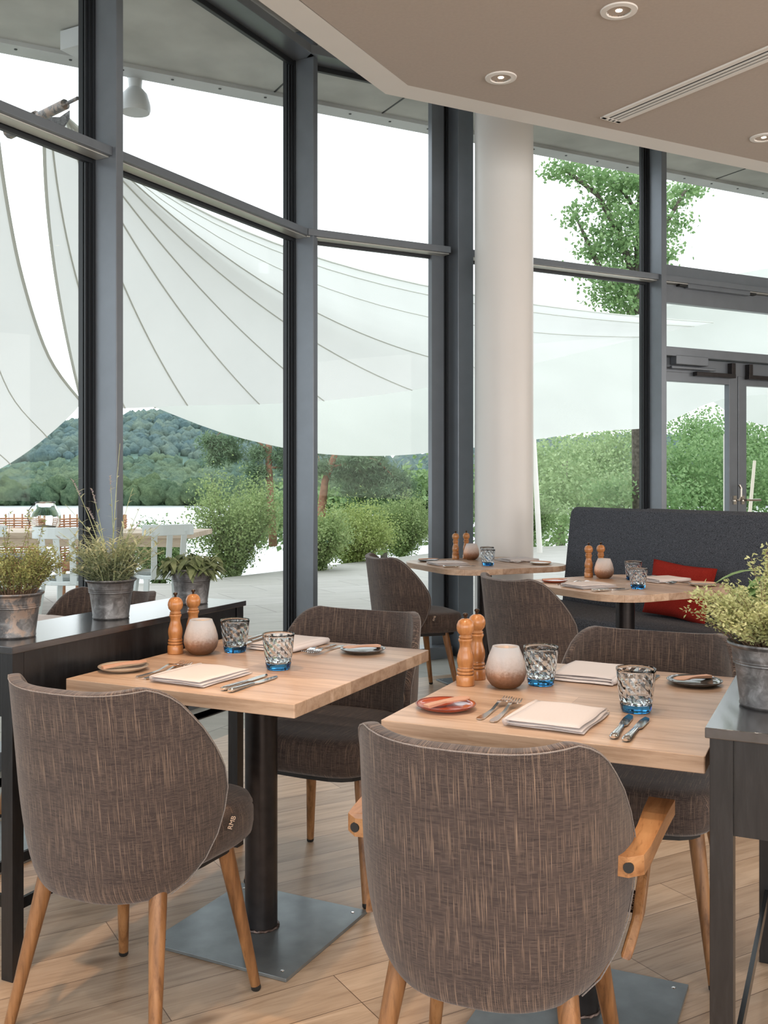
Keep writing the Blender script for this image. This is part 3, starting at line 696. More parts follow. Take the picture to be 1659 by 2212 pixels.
make_sideboard(SBL, 25.3, 'black oak sideboard on the left carrying three potted herbs')
SBR = (0.545, 1.677)
make_sideboard(SBR, 25.3, 'black oak sideboard cut by the right edge, carrying a potted thyme')
SZ = 0.847

# ------------------------------------------------------------------ tableware
def mill(first=[None]):
    if first[0]: return dup(first[0])
    e = empty('pepper_mill', (0, 0, 0))
    body = [(0, 0), (0.0228, 0), (0.0232, 0.003), (0.0232, 0.023), (0.0218, 0.0255), (0.0205, 0.027), (0.0205, 0.0285), (0.0222, 0.0305), (0.0222, 0.0335), (0.0205, 0.0355), (0.0202, 0.037), (0.0215, 0.039), (0.0212, 0.042), (0.0190, 0.0445),
            (0.0196, 0.050), (0.0212, 0.058), (0.0216, 0.066), (0.0205, 0.075), (0.0175, 0.086), (0.0150, 0.095), (0.0145, 0.102), (0.0158, 0.108), (0.0178, 0.112), (0.0182, 0.115), (0.0168, 0.1175), (0, 0.1178)]
    bd = MB().lathe(body, n=32).build('body', M['mill'], e, smooth='all')
    g = MB()
    for z, r_ in ((0.0278, 0.0212), (0.0362, 0.0209), (0.0447, 0.0196)): g.lathe([(r_ - 0.001, z - 0.001), (r_, z), (r_ - 0.001, z + 0.001)], n=32, cap=False)  # darker rings along the turned recesses
    g.build('groove', M['groove'], bd, smooth=True)
    MB().lathe([(0, 0.118), (0.0150, 0.118), (0.0168, 0.121), (0.0160, 0.124), (0.0135, 0.1255), (0.0150, 0.128), (0.0205, 0.135), (0.0226, 0.144), (0.0218, 0.153), (0.0175, 0.162), (0.0105, 0.167), (0, 0.1685)], n=32).build('head', M['mill'], e, smooth='all')
    MB().lathe([(0, 0.167), (0.0040, 0.167), (0.0036, 0.172), (0.0042, 0.174), (0.0066, 0.176), (0.0068, 0.179), (0.0050, 0.1815), (0, 0.1825)], n=16).build('knob', M['knob'], e, smooth=True)
    first[0] = e; return e
def votive(first=[None]):
    if first[0]: e = dup(first[0])
    else:
        e = empty('candle_holder', (0, 0, 0))
        out = [(0, 0.0), (0.024, 0.0), (0.036, 0.006), (0.0465, 0.020), (0.0510, 0.036), (0.0495, 0.055), (0.0430, 0.078), (0.0345, 0.098), (0.0330, 0.1025)]
        inn = [(0.0310, 0.1025), (0.0325, 0.097), (0.0410, 0.077), (0.0470, 0.055), (0.0480, 0.036), (0.043, 0.021), (0.033, 0.009), (0, 0.006)]
        MB().lathe(out + inn, n=40).build('glass_bowl', M['votive'], e, smooth='all')
        MB().lathe([(0, 0.008), (0.018, 0.008), (0.018, 0.022), (0, 0.022)], n=20).build('tealight', M['wax'], e, smooth=True)
        MB().lathe([(0, 0.022), (0.003, 0.025), (0.0050, 0.031), (0.0038, 0.038), (0, 0.048)], n=10).build('flame', M['flame'], e, smooth=True)
        first[0] = e
    ld = bpy.data.lights.new('flame_light', 'POINT'); ld.energy = 0.22; ld.color = (1, 0.45, 0.16); ld.shadow_soft_size = 0.006
    lo = bpy.data.objects.new('flame_light', ld); COL.objects.link(lo); lo.parent = e; lo.location = (0, -0.022, 0.042)
    return e
def tumbler(first=[None]):
    if first[0]: return dup(first[0])
    e = empty('tumbler', (0, 0, 0)); rg = random.Random(3); n = 20; rows = 7; vs = []; fs = []
    def ro(z): return 0.0325 + (0.0445 - 0.0325) * (z / 0.097) ** 0.8
    out = [(0.0, 0.018), (ro(0.018) - .0006, 0.018), (ro(0.03), 0.03), (ro(0.05), 0.05), (ro(0.075), 0.075), (ro(0.092), 0.092), (0.0443, 0.0965), (0.0425, 0.0965)]
    b = MB(); prof = out; n1 = 22
    base = len(vs)
    # outer lathe
    allr = [[(r_, z)] * n1 for r_, z in prof]
    # inner facetted rings
    for j in range(rows):
        z = 0.090 - j * (0.066 / (rows - 1)); ring = []
        for i in range(n1):
            k = (i + j) % 2
            dlt = (0.0011 if k == 0 else -0.0007) * (0.4 + rg.random())
            ring.append((ro(z) - 0.0042 + (dlt if j not in (0,) else 0), z))
        allr.append(ring)
    allr.append([(0.0, 0.0235)] * n1)
    for ring in allr:
        for i, (r_, z) in enumerate(ring):
            a = 2 * math.pi * i / n1; vs.append((r_ * math.cos(a), r_ * math.sin(a), z))
    for j in range(len(allr) - 1):
        for i in range(n1):
            q = (i + 1) % n1; A, B_, C_, D_ = j * n1 + i, j * n1 + q, (j + 1) * n1 + q, (j + 1) * n1 + i
            if j >= 8: fs += [(A, B_, C_), (A, C_, D_)]
            else: fs.append((A, B_, C_, D_))
    b.add(vs, fs); g = b.build('glass', M['tumbler'], e)
    sm = [1 if i < 8 * n1 else 0 for i in range(len(g.data.polygons))]; g.data.polygons.foreach_set('use_smooth', sm)
    MB().lathe([(0, 0.0), (0.029, 0.0), (0.0325, 0.003), (ro(0.0175), 0.0175), (0, 0.0175)], n=20).build('blue_base', M['blue_glass'], e)
    first[0] = e; return e
def fork(first=[None]):
    if first[0]: return dup(first[0])
    b = MB(); zc = lambda y: 0.002 + 0.011 * math.exp(-((y - 0.035) / 0.035) ** 2) + (0.010 * max(0, (y - 0.06) / 0.04) ** 2 if y > 0.06 else 0)
    ys = [-0.10, -0.092, -0.07, -0.04, -0.01, 0.02, 0.035, 0.045, 0.055]; hw = [0.004, 0.0085, 0.0080, 0.0055, 0.0038, 0.0030, 0.0045, 0.0095, 0.0115]
    b.strip([(0, y, zc(y)) for y in ys], hw, [0.0022] * 9)
    for k in range(4):
        x = -0.0095 + k * 0.00633; b.strip([(x, y, zc(y)) for y in (0.054, 0.07, 0.085, 0.098)], [0.0022, 0.0019, 0.0017, 0.0009], 0.002)
    e = b.build('fork', M['chrome'], None, smooth=True); first[0] = e; return e
def knife(first=[None]):
    if first[0]: return dup(first[0])
    e = empty('table_knife', (0, 0, 0))
    MB().tube([(0, -0.11, 0.005), (0, -0.106, 0.0055), (0, -0.09, 0.006), (0, -0.05, 0.0052), (0, -0.012, 0.0045), (0, -0.005, 0.0045)], [0.005, 0.0085, 0.0088, 0.0072, 0.006, 0.0048], 12, flat=0.58).build('handle', M['chrome'], e, smooth=True)
    MB().strip([(0, -0.007, 0.004), (0.001, 0.005, 0.0035), (0.001, 0.03, 0.003), (0.0015, 0.07, 0.0028), (0.001, 0.095, 0.0026), (-0.003, 0.108, 0.0025)], [0.004, 0.0088, 0.0095, 0.0098, 0.0070, 0.0008], [0.003, 0.002, 0.0015, 0.0014, 0.0012, 0.001]).build('blade', M['chrome'], e, smooth=True)
    first[0] = e; return e
def napkin(first=[None]):
    if first[0]: return dup(first[0])
    b = MB(); hw, hl = 0.083, 0.105; rg = random.Random(5)
    for k in range(3):     # folded layers
        z = 0.0032 + k * 0.0062; o = (0.002 * (k % 2), -0.003 * k + (0.006 if k == 0 else 0)); w_, l_ = hw - 0.002 * k, hl - 0.0015 * k
        nx, ny = 10, 12; vs = []; fs = []; prof = []
        for top in (0, 1):
            for j in range(ny + 1):
                for i in range(nx + 1):
                    x, y = -1 + 2 * i / nx, -1 + 2 * j / ny; e_ = max(abs(x), abs(y)); rr = 0.0031 * (1 - max(0, (e_ - 0.8) / 0.2) ** 2 * 0.8)
                    zz = z + (rr if top else -rr) + 0.0012 * math.sin(3 * x + k) * math.cos(2.3 * y + 2 * k) * (0.3 + k * 0.35)
                    vs.append((x * w_ + o[0] + 0.002 * math.sin(4 * y + k), y * l_ + o[1] + 0.0015 * math.sin(5 * x + k), max(0.0003, zz)))
        m_ = (nx + 1) * (ny + 1)
        for j in range(ny):
            for i in range(nx):
                a = j * (nx + 1) + i; fs.append((a, a + nx + 1, a + nx + 2, a + 1)); fs.append((m_ + a, m_ + a + 1, m_ + a + nx + 2, m_ + a + nx + 1))
        for i in range(nx): fs.append((i, i + 1, m_ + i + 1, m_ + i)); a = ny * (nx + 1) + i; fs.append((a + 1, a, m_ + a, m_ + a + 1))
        for j in range(ny):
            a = j * (nx + 1); c_ = a + nx + 1; fs.append((c_, a, m_ + a, m_ + c_)); a += nx; c_ += nx; fs.append((a, c_, m_ + c_, m_ + a))
        b.add(vs, fs)
    # rolled fold along one long side
    b.tube([(-hw - 0.001, -hl + .004 + t * (2 * hl - .01), 0.0095) for t in (0, .25, .5, .75, 1)], [0.0075, 0.0088, 0.009, 0.0088, 0.007], 10)
    e = b.build('napkin', M['napkin'], None, smooth='all'); first[0] = e; return e
PM = {}
def plate_mat(name, c1, c2):
    m, nt, b = mat(name); b.inputs['Roughness'].default_value = 0.12; b.inputs['Coat Weight'].default_value = 0.5
    g = N(nt, 'ShaderNodeTexGradient', gradient_type='SPHERICAL'); L(nt, coords(nt, 'Object', (14, 14, 14)), g.inputs['Vector'])
    L(nt, ramp(nt, g.outputs['Fac'], [(0.03, c1), (0.12, c2)]), b.inputs['Base Color']); return m
PM['sand'] = plate_mat('sand_glaze', (0.42, 0.33, 0.25), (0.50, 0.44, 0.36)); PM['red'] = plate_mat('red_glaze', (0.16, 0.02, 0.01), (0.42, 0.075, 0.025)); PM['dark'] = plate_mat('dark_glaze', (0.05, 0.04, 0.035), (0.07, 0.065, 0.06))
def plate(colr):
    if colr + 'o' in PM: return dup(PM[colr + 'o'])
    e = MB().lathe([(0, 0.0), (0.040, 0.0), (0.055, 0.003), (0.067, 0.010), (0.0685, 0.012), (0.067, 0.0128), (0.060, 0.009), (0.050, 0.0062), (0, 0.0055)], n=48).build('side_plate', PM[colr], None, smooth='all')
    PM[colr + 'o'] = e; return e
def butter_knife(first=[None]):
    if first[0]: return dup(first[0])
    e = MB().strip([(0, -0.062, 0), (0, -0.035, 0.001), (0, -0.008, 0.0015), (0.003, 0.014, 0.001), (0.004, 0.036, 0), (0.001, 0.054, -0.001), (-0.003, 0.062, -0.001)], [0.0095, 0.0085, 0.0072, 0.012, 0.0175, 0.014, 0.005], [0.008, 0.007, 0.006, 0.005, 0.004, 0.003, 0.002]).build('butter_knife', M['butter_wood'], None, bevel=0.001)
    first[0] = e; return e
def put(o, t, u, v, rot=0.0, z=0.0, label=None, cat=None, group=None):
    (c, yaw) = TT[t]; x, y = place(c, yaw, u, v); o.location = (x, y, TZ + z + 0.0005); o.rotation_euler = (0, 0, -R(yaw + rot)); return tag(o, label, cat, group)
TN = {1: 'the left square table', 2: 'the right square table', 3: 'the rounded table by the column', 4: 'the rounded table before the bench'}
def setting(t, far, du, dv, plc, where):
    s = -1 if far else 1; rr = 180 if far else 0; tn = TN[t]
    pu, pv = s * -0.285 + du, s * -0.245 + dv
    put(plate(plc), t, pu, pv, 0, 0, {'sand': 'sand-glazed', 'red': 'rust-red', 'dark': 'dark glazed'}[plc] + f' side plate, {where} setting of {tn}', 'plate', 'side plates')
    k = butter_knife(); put(k, t, pu + 0.003 * s, pv, rr + (28 if not far else 32), 0.0165, f'pale wooden butter knife, {where} setting of {tn}', 'butter knife', 'wooden butter knives')
    k.rotation_euler = (R(3), 0, k.rotation_euler[2])
    put(fork(), t, s * -0.180 + du, s * -0.215 + dv, rr + 1, 0, f'fork nearest the plate, {where} setting of {tn}', 'fork', 'forks')
    put(fork(), t, s * -0.150 + du, s * -0.225 + dv, rr - 1, 0, f'fork nearest the napkin, {where} setting of {tn}', 'fork', 'forks')
    put(napkin(), t, s * -0.025 + du, s * -0.245 + dv, rr + 3, 0, f'folded pale pink napkin, {where} setting of {tn}', 'napkin', 'folded napkins')
    put(knife(), t, s * 0.110 + du, s * -0.245 + dv, rr - 2, 0, f'knife nearest the napkin, {where} setting of {tn}', 'knife', 'table knives')
    put(knife(), t, s * 0.142 + du, s * -0.255 + dv, rr + 1, 0, f'knife farther from napkin, {where} setting of {tn}', 'knife', 'table knives')
def centre(t, m1, m2, vt, g1, g2):
    tn = TN[t]
    put(mill(), t, *m1, 0, 0, f'turned wooden mill nearer the viewer, {tn}', 'pepper mill', 'wooden mills')
    put(mill(), t, *m2, 40, 0, f'turned wooden mill behind its twin, {tn}', 'pepper mill', 'wooden mills')
    put(votive(), t, *vt, 0, 0, f'frosted round candle holder with a lit tealight on {tn}', 'candle holder', 'candle holders')
    put(tumbler(), t, *g1, 0, 0, f'blue-based tumbler nearer the viewer, {tn}', 'glass', 'blue based tumblers')
    put(tumbler(), t, *g2, 33, 0, f'blue-based tumbler by the candle holder, {tn}', 'glass', 'blue based tumblers')
setting(1, False, 0.0, 0.0, 'sand', 'near'); setting(1, True, -0.105, 0.035, 'dark', 'far')
centre(1, (-0.313, 0.02), (-0.313, 0.108), (-0.240, 0.047), (0.088, -0.052), (-0.172, 0.125))
setting(2, False, 0.04, 0.0, 'red', 'near'); setting(2, True, -0.055, 0.02, 'dark', 'far')
centre(2, (-0.292, 0.012), (-0.292, 0.098), (-0.192, 0.030), (0.150, -0.09), (-0.122, 0.100))
setting(3, False, 0.04, -0.02, 'dark', 'near'); setting(3, True, -0.06, 0.02, 'sand', 'far')
centre(3, (-0.330, -0.02), (-0.340, 0.065), (-0.255, 0.055), (0.17, -0.077), (-0.02, 0.03))
setting(4, False, 0.05, -0.01, 'red', 'near'); setting(4, True, -0.03, 0.02, 'sand', 'far')
centre(4, (-0.345, 0.07), (-0.345, 0.155), (-0.26, 0.10), (0.185, -0.095), (-0.12, 0.17))
o = napkin(); put(o, 5, 0.08, 0.20, 183, 0, 'pale napkin on the half hidden table behind the left sideboard', 'napkin', 'folded napkins')

# ------------------------------------------------------------------ bench
def make_bench(base_pt, flip, label):
    e = empty('banquette', (*base_pt, 0), 58 + (180 if flip else 0), label, 'bench', 'charcoal felt benches')
    # local +y points away from the table towards the back; x along the bench
    Lb = 3.6; x1 = 1.36 if flip else 2.5; x0 = x1 - Lb
    if not flip: x0, x1 = -1.36, 2.4
    else: x0, x1 = -2.4, 0.85
    b = MB(); n = 6
    prof = [(0.0, 0.40), (-0.035, 0.75), (0.02, 1.04), (0.035, 1.072), (0.06, 1.085), (0.095, 1.078), (0.115, 1.05), (0.125, 0.5), (0.125, 0.06), (0.0, 0.06)]
    prof = [(-0.045, 0.42), (0.0, 0.75), (0.04, 1.04), (0.05, 1.072), (0.072, 1.087), (0.10, 1.08), (0.115, 1.05), (0.125, 0.5), (0.125, 0.06), (-0.045, 0.06)]
    xs = [x0, x0 + 0.012, x0 + 0.03, x1 - 0.03, x1 - 0.012, x1]; sc = [0.90, 0.97, 1, 1, 0.97, 0.90]; vs = []; fs = []; k = len(prof)
    for x, s_ in zip(xs, sc):
        for (y, z) in prof: vs.append((x, 0.06 + (y - 0.06) * s_, 0.55 + (z - 0.55) * (1 - (1 - s_) * 0.3)))
    for i in range(len(xs) - 1):
        for j in range(k): q = (j + 1) % k; fs.append((i * k + j, (i + 1) * k + j, (i + 1) * k + q, i * k + q))
    fs += [tuple(range(k)), tuple((len(xs) - 1) * k + j for j in range(k))[::-1]]
    b.add(vs, fs).build('backrest', M['felt'], e, smooth=True)
    b = MB(); b.box(((x0 + x1) / 2, -0.30, 0.42), (x1 - x0 - 0.004, 0.51, 0.13)); b.build('seat', M['felt'], e, bevel=0.03)
    b = MB(); b.box(((x0 + x1) / 2, -0.27, 0.19), (x1 - x0 - 0.05, 0.44, 0.32)); b.build('plinth', M['black'], e)
    return e
bb = Vector((1.916, 5.34))
make_bench((bb.x, bb.y), False, 'long charcoal felt bench with a high back, facing the rounded table')
e1, e2 = yv(58); bq = bb + e1 * 0.262
make_bench((bq.x, bq.y), True, 'second charcoal felt bench standing back to back behind the first')
# cushion
cu = MB(); nx = 14; vs = []; fs = []
for s in (1, -1):
    for j in range(nx + 1):
        for i in range(nx + 1):
            x, y = -1 + 2 * i / nx, -1 + 2 * j / nx
            th = 0.055 * ((1 - abs(x) ** 3.2) * (1 - abs(y) ** 3.2)) ** 0.5 + 0.002
            px_ = x * 0.225 * (1 - 0.06 * (1 - abs(y)) * abs(x)) ; py_ = y * 0.158 * (1 - 0.07 * (1 - abs(x)) * abs(y))
            vs.append((px_, s * th + 0.004 * math.sin(7 * x + 2) * math.sin(5 * y), py_))
m_ = (nx + 1) ** 2
for j in range(nx):
    for i in range(nx):
        a = j * (nx + 1) + i; fs.append((a, a + 1, a + nx + 2, a + nx + 1)[::-1]); fs.append((m_ + a, m_ + a + 1, m_ + a + nx + 2, m_ + a + nx + 1))
for i in range(nx):
    for a, c_ in ((i, i + 1), (nx * (nx + 1) + i + 1, nx * (nx + 1) + i), ((i + 1) * (nx + 1), i * (nx + 1)), (i * (nx + 1) + nx, (i + 1) * (nx + 1) + nx)): fs.append((a, c_, m_ + c_, m_ + a))
co = cu.add(vs, fs).build('cushion', M['red'], None, smooth='all'); co.location = (1.655, 5.545, 0.640); co.rotation_euler = (R(-16), R(3), -R(58))
tag(co, 'rust-red cushion leaning against the back of the charcoal bench', 'cushion')

# ------------------------------------------------------------------ potted herbs
def pot_parts(e, m):
    prof = [(0, 0.0), (0.052, 0.0), (0.0545, 0.003), (0.0548, 0.006), (0.0535, 0.009), (0.0625, 0.078), (0.0655, 0.080), (0.0650, 0.083), (0.0662, 0.085), (0.0657, 0.088), (0.0670, 0.091), (0.0664, 0.094), (0.0695, 0.110), (0.0735, 0.113), (0.0765, 0.1165), (0.0755, 0.120), (0.072, 0.1195), (0.069, 0.114), (0.066, 0.105), (0.064, 0.098), (0, 0.096)]
    MB().lathe(prof, n=48).build('pot', m, e, smooth=True)
    MB().lathe([(0, 0.100), (0.030, 0.104), (0.0655, 0.1005), (0.066, 0.096), (0, 0.095)], n=24).build('soil', M['soil'], e, smooth=True)
M['thyme'] = leafmat('thyme_leaf', (0.20, 0.23, 0.08), (0.42, 0.45, 0.20), 90)
M['thyme_pale'] = leafmat('pale_thyme_leaf', (0.34, 0.38, 0.15), (0.62, 0.64, 0.36), 80)
M['twig'] = plain('twig', (0.16, 0.10, 0.06), 0.8, 0, 0.4, 100)
M['green_stem'] = plain('green_stem', (0.34, 0.38, 0.20), 0.7, 0, 0.3, 60)
M['lavender'] = leafmat('lavender_leaf', (0.32, 0.37, 0.21), (0.62, 0.66, 0.49), 50)
M['flower'] = leafmat('lavender_flower', (0.42, 0.35, 0.42), (0.68, 0.62, 0.66), 200)
M['sage'] = leafmat('sage_leaf', (0.11, 0.16, 0.06), (0.33, 0.37, 0.20), 28)
M['sage_big'] = leafmat('broad_sage_leaf', (0.12, 0.26, 0.07), (0.34, 0.46, 0.22), 28)
def thyme(e, rg, ns, hgt, spread, lm, leafl, per=26, stemm='twig', wild=0):
    st, lf = MB(), MB()
    for i in range(ns):
        a = rg.random() * 2 * math.pi; r0 = 0.05 * rg.random() ** .5; tilt = spread * (0.15 + 0.85 * rg.random() ** .6); h = hgt * (0.5 + 0.5 * rg.random())
        if i < wild: h = hgt * (1.3 + .35 * rg.random()); tilt *= .45
        p0 = Vector((r0 * math.cos(a), r0 * math.sin(a), 0.10)); dr = Vector((math.cos(a), math.sin(a), 0)); wob = Vector((rg.uniform(-1, 1), rg.uniform(-1, 1), 0)) * 0.012
        pts = []
        for k in range(6):
            t = k / 5; pts.append(p0 + dr * (tilt * t * (0.6 + 0.4 * t)) + Vector((0, 0, h * (t - 0.12 * t * t))) + wob * math.sin(5 * t))
        st.tube(pts, [0.0011, 0.001, 0.0009, 0.0007, 0.0006, 0.0004], 4)
        for k in range(per):
            t = 0.30 + 0.72 * rg.random() ** 0.8; t = min(t, 0.999); f_ = t * 5; j = min(4, int(f_)); p = pts[j].lerp(pts[j + 1], f_ - j)
            d_ = Vector((rg.uniform(-1, 1), rg.uniform(-1, 1), rg.uniform(-.2, 1))).normalized(); p = p + Vector((rg.uniform(-1, 1), rg.uniform(-1, 1), rg.uniform(-1, 1))) * 0.007 * (0.4 + t)
            lf.leaf(p, d_, (rg.uniform(-1, 1), rg.uniform(-1, 1), 1), leafl * (0.6 + .6 * rg.random()), leafl * 0.55, 0.2, 2)
    tag(st.build('stems', M[stemm], e), kind='stuff'); tag(lf.build('foliage', M[lm], e), kind='stuff')
def lavender(e, rg):
    st, lf, fw = MB(), MB(), MB()
    def sprig(p0, dr, tilt, h, leaves, lw, ll, droop=0.12):
        pts = [p0 + dr * tilt * (t * (0.5 + 0.5 * t)) + Vector((0, 0, h * (t - droop * t * t))) for t in [k / 6 for k in range(7)]]
        st.tube(pts, [0.0016, 0.0014, 0.0013, 0.0012, 0.001, 0.0008, 0.0006], 5)
        for k in range(leaves):
            t = 0.08 + 0.9 * rg.random(); f_ = t * 6; j = min(5, int(f_)); p = pts[j].lerp(pts[j + 1], f_ - j); a = rg.random() * 6.28
            d_ = (Vector((math.cos(a), math.sin(a), 0.75)) + dr * 0.3).normalized()
            lf.leaf(p, d_, (0, 0, 1), ll * (0.6 + .6 * rg.random()), lw, 0.45, 4)
        return pts
    for i in range(95):
        a = rg.random() * 6.283; dr = Vector((math.cos(a), math.sin(a), 0)); p0 = Vector((0, 0, 0.10)) + dr * 0.045 * rg.random()
        sprig(p0, dr, 0.03 + 0.085 * rg.random(), 0.05 + 0.11 * rg.random(), 17, 0.0068, 0.046)
    for i in range(34):
        a = rg.random() * 6.283; dr = Vector((math.cos(a), math.sin(a), 0)); p0 = Vector((0, 0, 0.10)) + dr * 0.05 * rg.random()
        sprig(p0, dr, 0.05 + 0.10 * rg.random(), 0.12 + 0.10 * rg.random(), 15, 0.0058, 0.044)
    for (dx, dy, h, fl_) in ((0.02, 0.02, 0.44, 0), (-0.06, 0.02, 0.30, 1), (-0.105, -0.02, 0.33, 1), (-0.015, 0.0, 0.34, 1), (0.05, 0.05, 0.30, 0), (-0.16, 0.0, 0.25, 0), (0.075, -0.02, 0.24, 0), (0.10, 0.03, 0.20, 1), (-0.17, 0.04, 0.15, 1), (0.14, 0.0, 0.19, 0), (-0.10, 0.05, 0.24, 1)):
        dr = Vector((dx, dy, 0)); tl = dr.length; pts = sprig(Vector((rg.uniform(-.02, .02), rg.uniform(-.02, .02), 0.10)), dr.normalized(), tl, h, 9, 0.004, 0.035, 0.02)
        if fl_:
            for k in range(26):
                t = 0.84 + 0.16 * k / 26; f_ = t * 6; j = min(5, int(f_)); p = pts[j].lerp(pts[j + 1], f_ - j); a = rg.random() * 6.28
                fw.leaf(p, (math.cos(a), math.sin(a), 0.6), (0, 0, 1), 0.007, 0.005, 0.1, 2)
    tag(st.build('stems', M['green_stem'], e), kind='stuff'); tag(lf.build('foliage', M['lavender'], e), kind='stuff'); tag(fw.build('flower_spikes', M['flower'], e), kind='stuff')
def sage(e, rg, lm='sage', n=62, ll=0.062, hh=0.088, sp=0.075):
    st, lf = MB(), MB()
    for i in range(n):
        a = rg.random() * 6.283; dr = Vector((math.cos(a), math.sin(a), 0)); p0 = Vector((0, 0, 0.10)) + dr * 0.04 * rg.random(); tl = sp * rg.random() ** .6; h = hh * (0.45 + 0.6 * rg.random())
        pts = [p0 + dr * tl * t + Vector((0, 0, h * (t - 0.25 * t * t))) for t in (0, .33, .66, 1)]; st.tube(pts, [0.0022, 0.0018, 0.0014, 0.001], 5)
        for k in range(7):
            b_ = rg.random() * 6.283; d_ = (Vector((math.cos(b_), math.sin(b_), rg.uniform(-0.5, 0.35))) + dr * 0.5).normalized(); p = pts[3].lerp(pts[1], rg.random() * .9)
            lf.leaf(p, d_, (0, 0, 1), ll * (0.5 + .6 * rg.random()), ll * 0.36, 0.55, 5)
    st.build('stems', M['green_stem'], e)['kind'] = 'stuff'; tag(lf.build('foliage', M[lm], e, smooth='all'), kind='stuff')
e = empty('potted_thyme', (-0.99, 2.646, SZ), 0, 'stained zinc pot of thyme cut by the left edge of the photo', 'potted plant', 'potted herbs'); pot_parts(e, M['zinc_stained']); thyme(e, random.Random(1), 130, 0.165, 0.105, 'thyme', 0.0085, 60, 'twig', 5)
e = empty('potted_lavender', (-0.83, 3.0, SZ), 0, 'zinc pot of tall flowering lavender, middle of three on the left sideboard', 'potted plant', 'potted herbs'); pot_parts(e, M['zinc']); lavender(e, random.Random(4))
e = empty('potted_sage', (-0.654, 3.357, SZ), 0, 'zinc pot of drooping sage at the far end of the left sideboard', 'potted plant', 'potted herbs'); pot_parts(e, M['zinc']); sage(e, random.Random(6))
e = empty('potted_thyme', (0.718, 1.835, SZ), 0, 'zinc pot of pale bushy thyme on the right sideboard', 'potted plant', 'potted herbs'); pot_parts(e, M['zinc']); thyme(e, random.Random(8), 160, 0.135, 0.118, 'thyme_pale', 0.0085, 85, 'twig', 7)
e = empty('potted_sage', (0.915, 2.20, SZ), 0, 'broad-leaved sage behind the thyme on the right sideboard', 'potted plant', 'potted herbs'); pot_parts(e, M['zinc']); sage(e, random.Random(9), 'sage_big', 30, 0.085, 0.15, 0.11)

# ------------------------------------------------------------------ terrace, lake, hills
struct(MB().prism([(-12, -4), (-12, 12.3), (-2.6, 12.3), (0.9, 17.4), (3.0, 19.0), (14, 25), (14, -4)], -0.35, -0.125).build('floor_terrace_base', M['terrace']))
struct(MB().prism([P2(MC), P2(M2), P2(M6), (14, 9.6), (14, 25), (3.0, 19.0), (0.9, 17.4), (-2.6, 12.3), (-12, 12.3), (-12, MC.y)], -0.125, -0.03).build('floor_terrace', M['terrace']))
b = MB(); b.add([(-400, 10, -1.0), (400, 10, -1.0), (400, 60, -7.4), (-400, 60, -7.4)], [(0, 1, 2, 3)]); struct(b.build('ground_bank', M['grass']))
b = MB(); b.add([(-900, 45, -7.0), (900, 45, -7.0), (900, 420, -7.0), (-900, 420, -7.0)], [(0, 1, 2, 3)]); struct(b.build('ground_lake', M['water']))
SKY = [(-900, 985), (-300, 960), (0, 935), (120, 912), (230, 900), (330, 893), (420, 900), (520, 920), (650, 950), (800, 990), (930, 985), (1050, 975), (1200, 955), (1330, 940), (1450, 945), (1659, 975), (2400, 985)]
def ridge(px): return interp(SKY, px) + 10
FD = 305.0
def terr(px, d):
    zs = -7 + 2.0 * min(1, max(0, (d - FD) / 40)); zr = EYE + (HZ - ridge(px)) * 950 / F
    t = min(1, max(0, (d - FD - 60) / (950 - FD - 60))); t = t * t * (3 - 2 * t)
    return zs + (zr - zs) * t + 3 * math.sin(px * 0.011 + d * 0.01) * t
vs = []; fs = []; pxs = list(range(-700, 2500, 40)); ds = [FD - 4, FD, FD + 20, FD + 60, 450, 520, 600, 700, 800, 900, 950, 1050]
for d in ds:
    for px in pxs: vs.append(((px - 829.5) * d / F, d, terr(px, d) if d > FD - 2 else -8))
for j in range(len(ds) - 1):
    for i in range(len(pxs) - 1): a = j * len(pxs) + i; fs.append((a, a + 1, a + len(pxs) + 1, a + len(pxs)))
struct(MB().add(vs, fs).build('ground_hills', M['hill'], smooth='all'))
def ico(n=2):
    import bmesh
    bm = bmesh.new(); bmesh.ops.create_icosphere(bm, subdivisions=n, radius=1.0); v = [tuple(x.co) for x in bm.verts]; f = [tuple(q.index for q in x.verts) for x in bm.faces]; bm.free(); return v, f
IV, IF = ico(); IV1, IF1 = ico(1); IV3, IF3 = ico(3)
def crown(b, c, r_, h, rg, mi=0, amp=0.22, lo=False):
    V_, F_ = (IV1, IF1) if lo is True else ((IV3, IF3) if lo == 3 else (IV, IF))
    ph = [rg.uniform(0, 6.28) for _ in range(4)]; vs = []
    for x, y, z in V_:
        k = 1 + amp * (math.sin(4.1 * x + ph[0]) * math.cos(3.7 * y + ph[1]) + 0.6 * math.sin(7 * z + ph[2] + 5 * x) + (0.45 * math.sin(13 * x + ph[3]) * math.sin(12 * y + 9 * z) if lo == 3 else 0)); vs.append((c[0] + x * r_ * k, c[1] + y * r_ * k, c[2] + z * h * k))
    b.add(vs, F_, mi=mi)
def canopy(name, c1, c2, sc, bs=0.9):
    m, nt, b = mat(name); b.inputs['Roughness'].default_value = 0.95; b.inputs['Specular IOR Level'].default_value = 0.05
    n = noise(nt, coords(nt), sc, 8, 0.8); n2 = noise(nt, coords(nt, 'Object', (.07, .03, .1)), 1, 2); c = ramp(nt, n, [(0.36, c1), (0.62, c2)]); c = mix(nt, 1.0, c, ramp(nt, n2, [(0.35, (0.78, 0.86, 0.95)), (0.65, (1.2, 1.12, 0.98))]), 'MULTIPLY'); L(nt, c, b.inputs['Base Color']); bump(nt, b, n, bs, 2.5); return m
M['forest_near'] = canopy('hazed_shore_trees', (0.10, 0.18, 0.10), (0.27, 0.38, 0.215), 1.3)  # distance haze is mixed into these three canopy colours
M['forest_mid'] = canopy('hazed_slope_trees', (0.14, 0.225, 0.165), (0.30, 0.42, 0.29), 1.0)
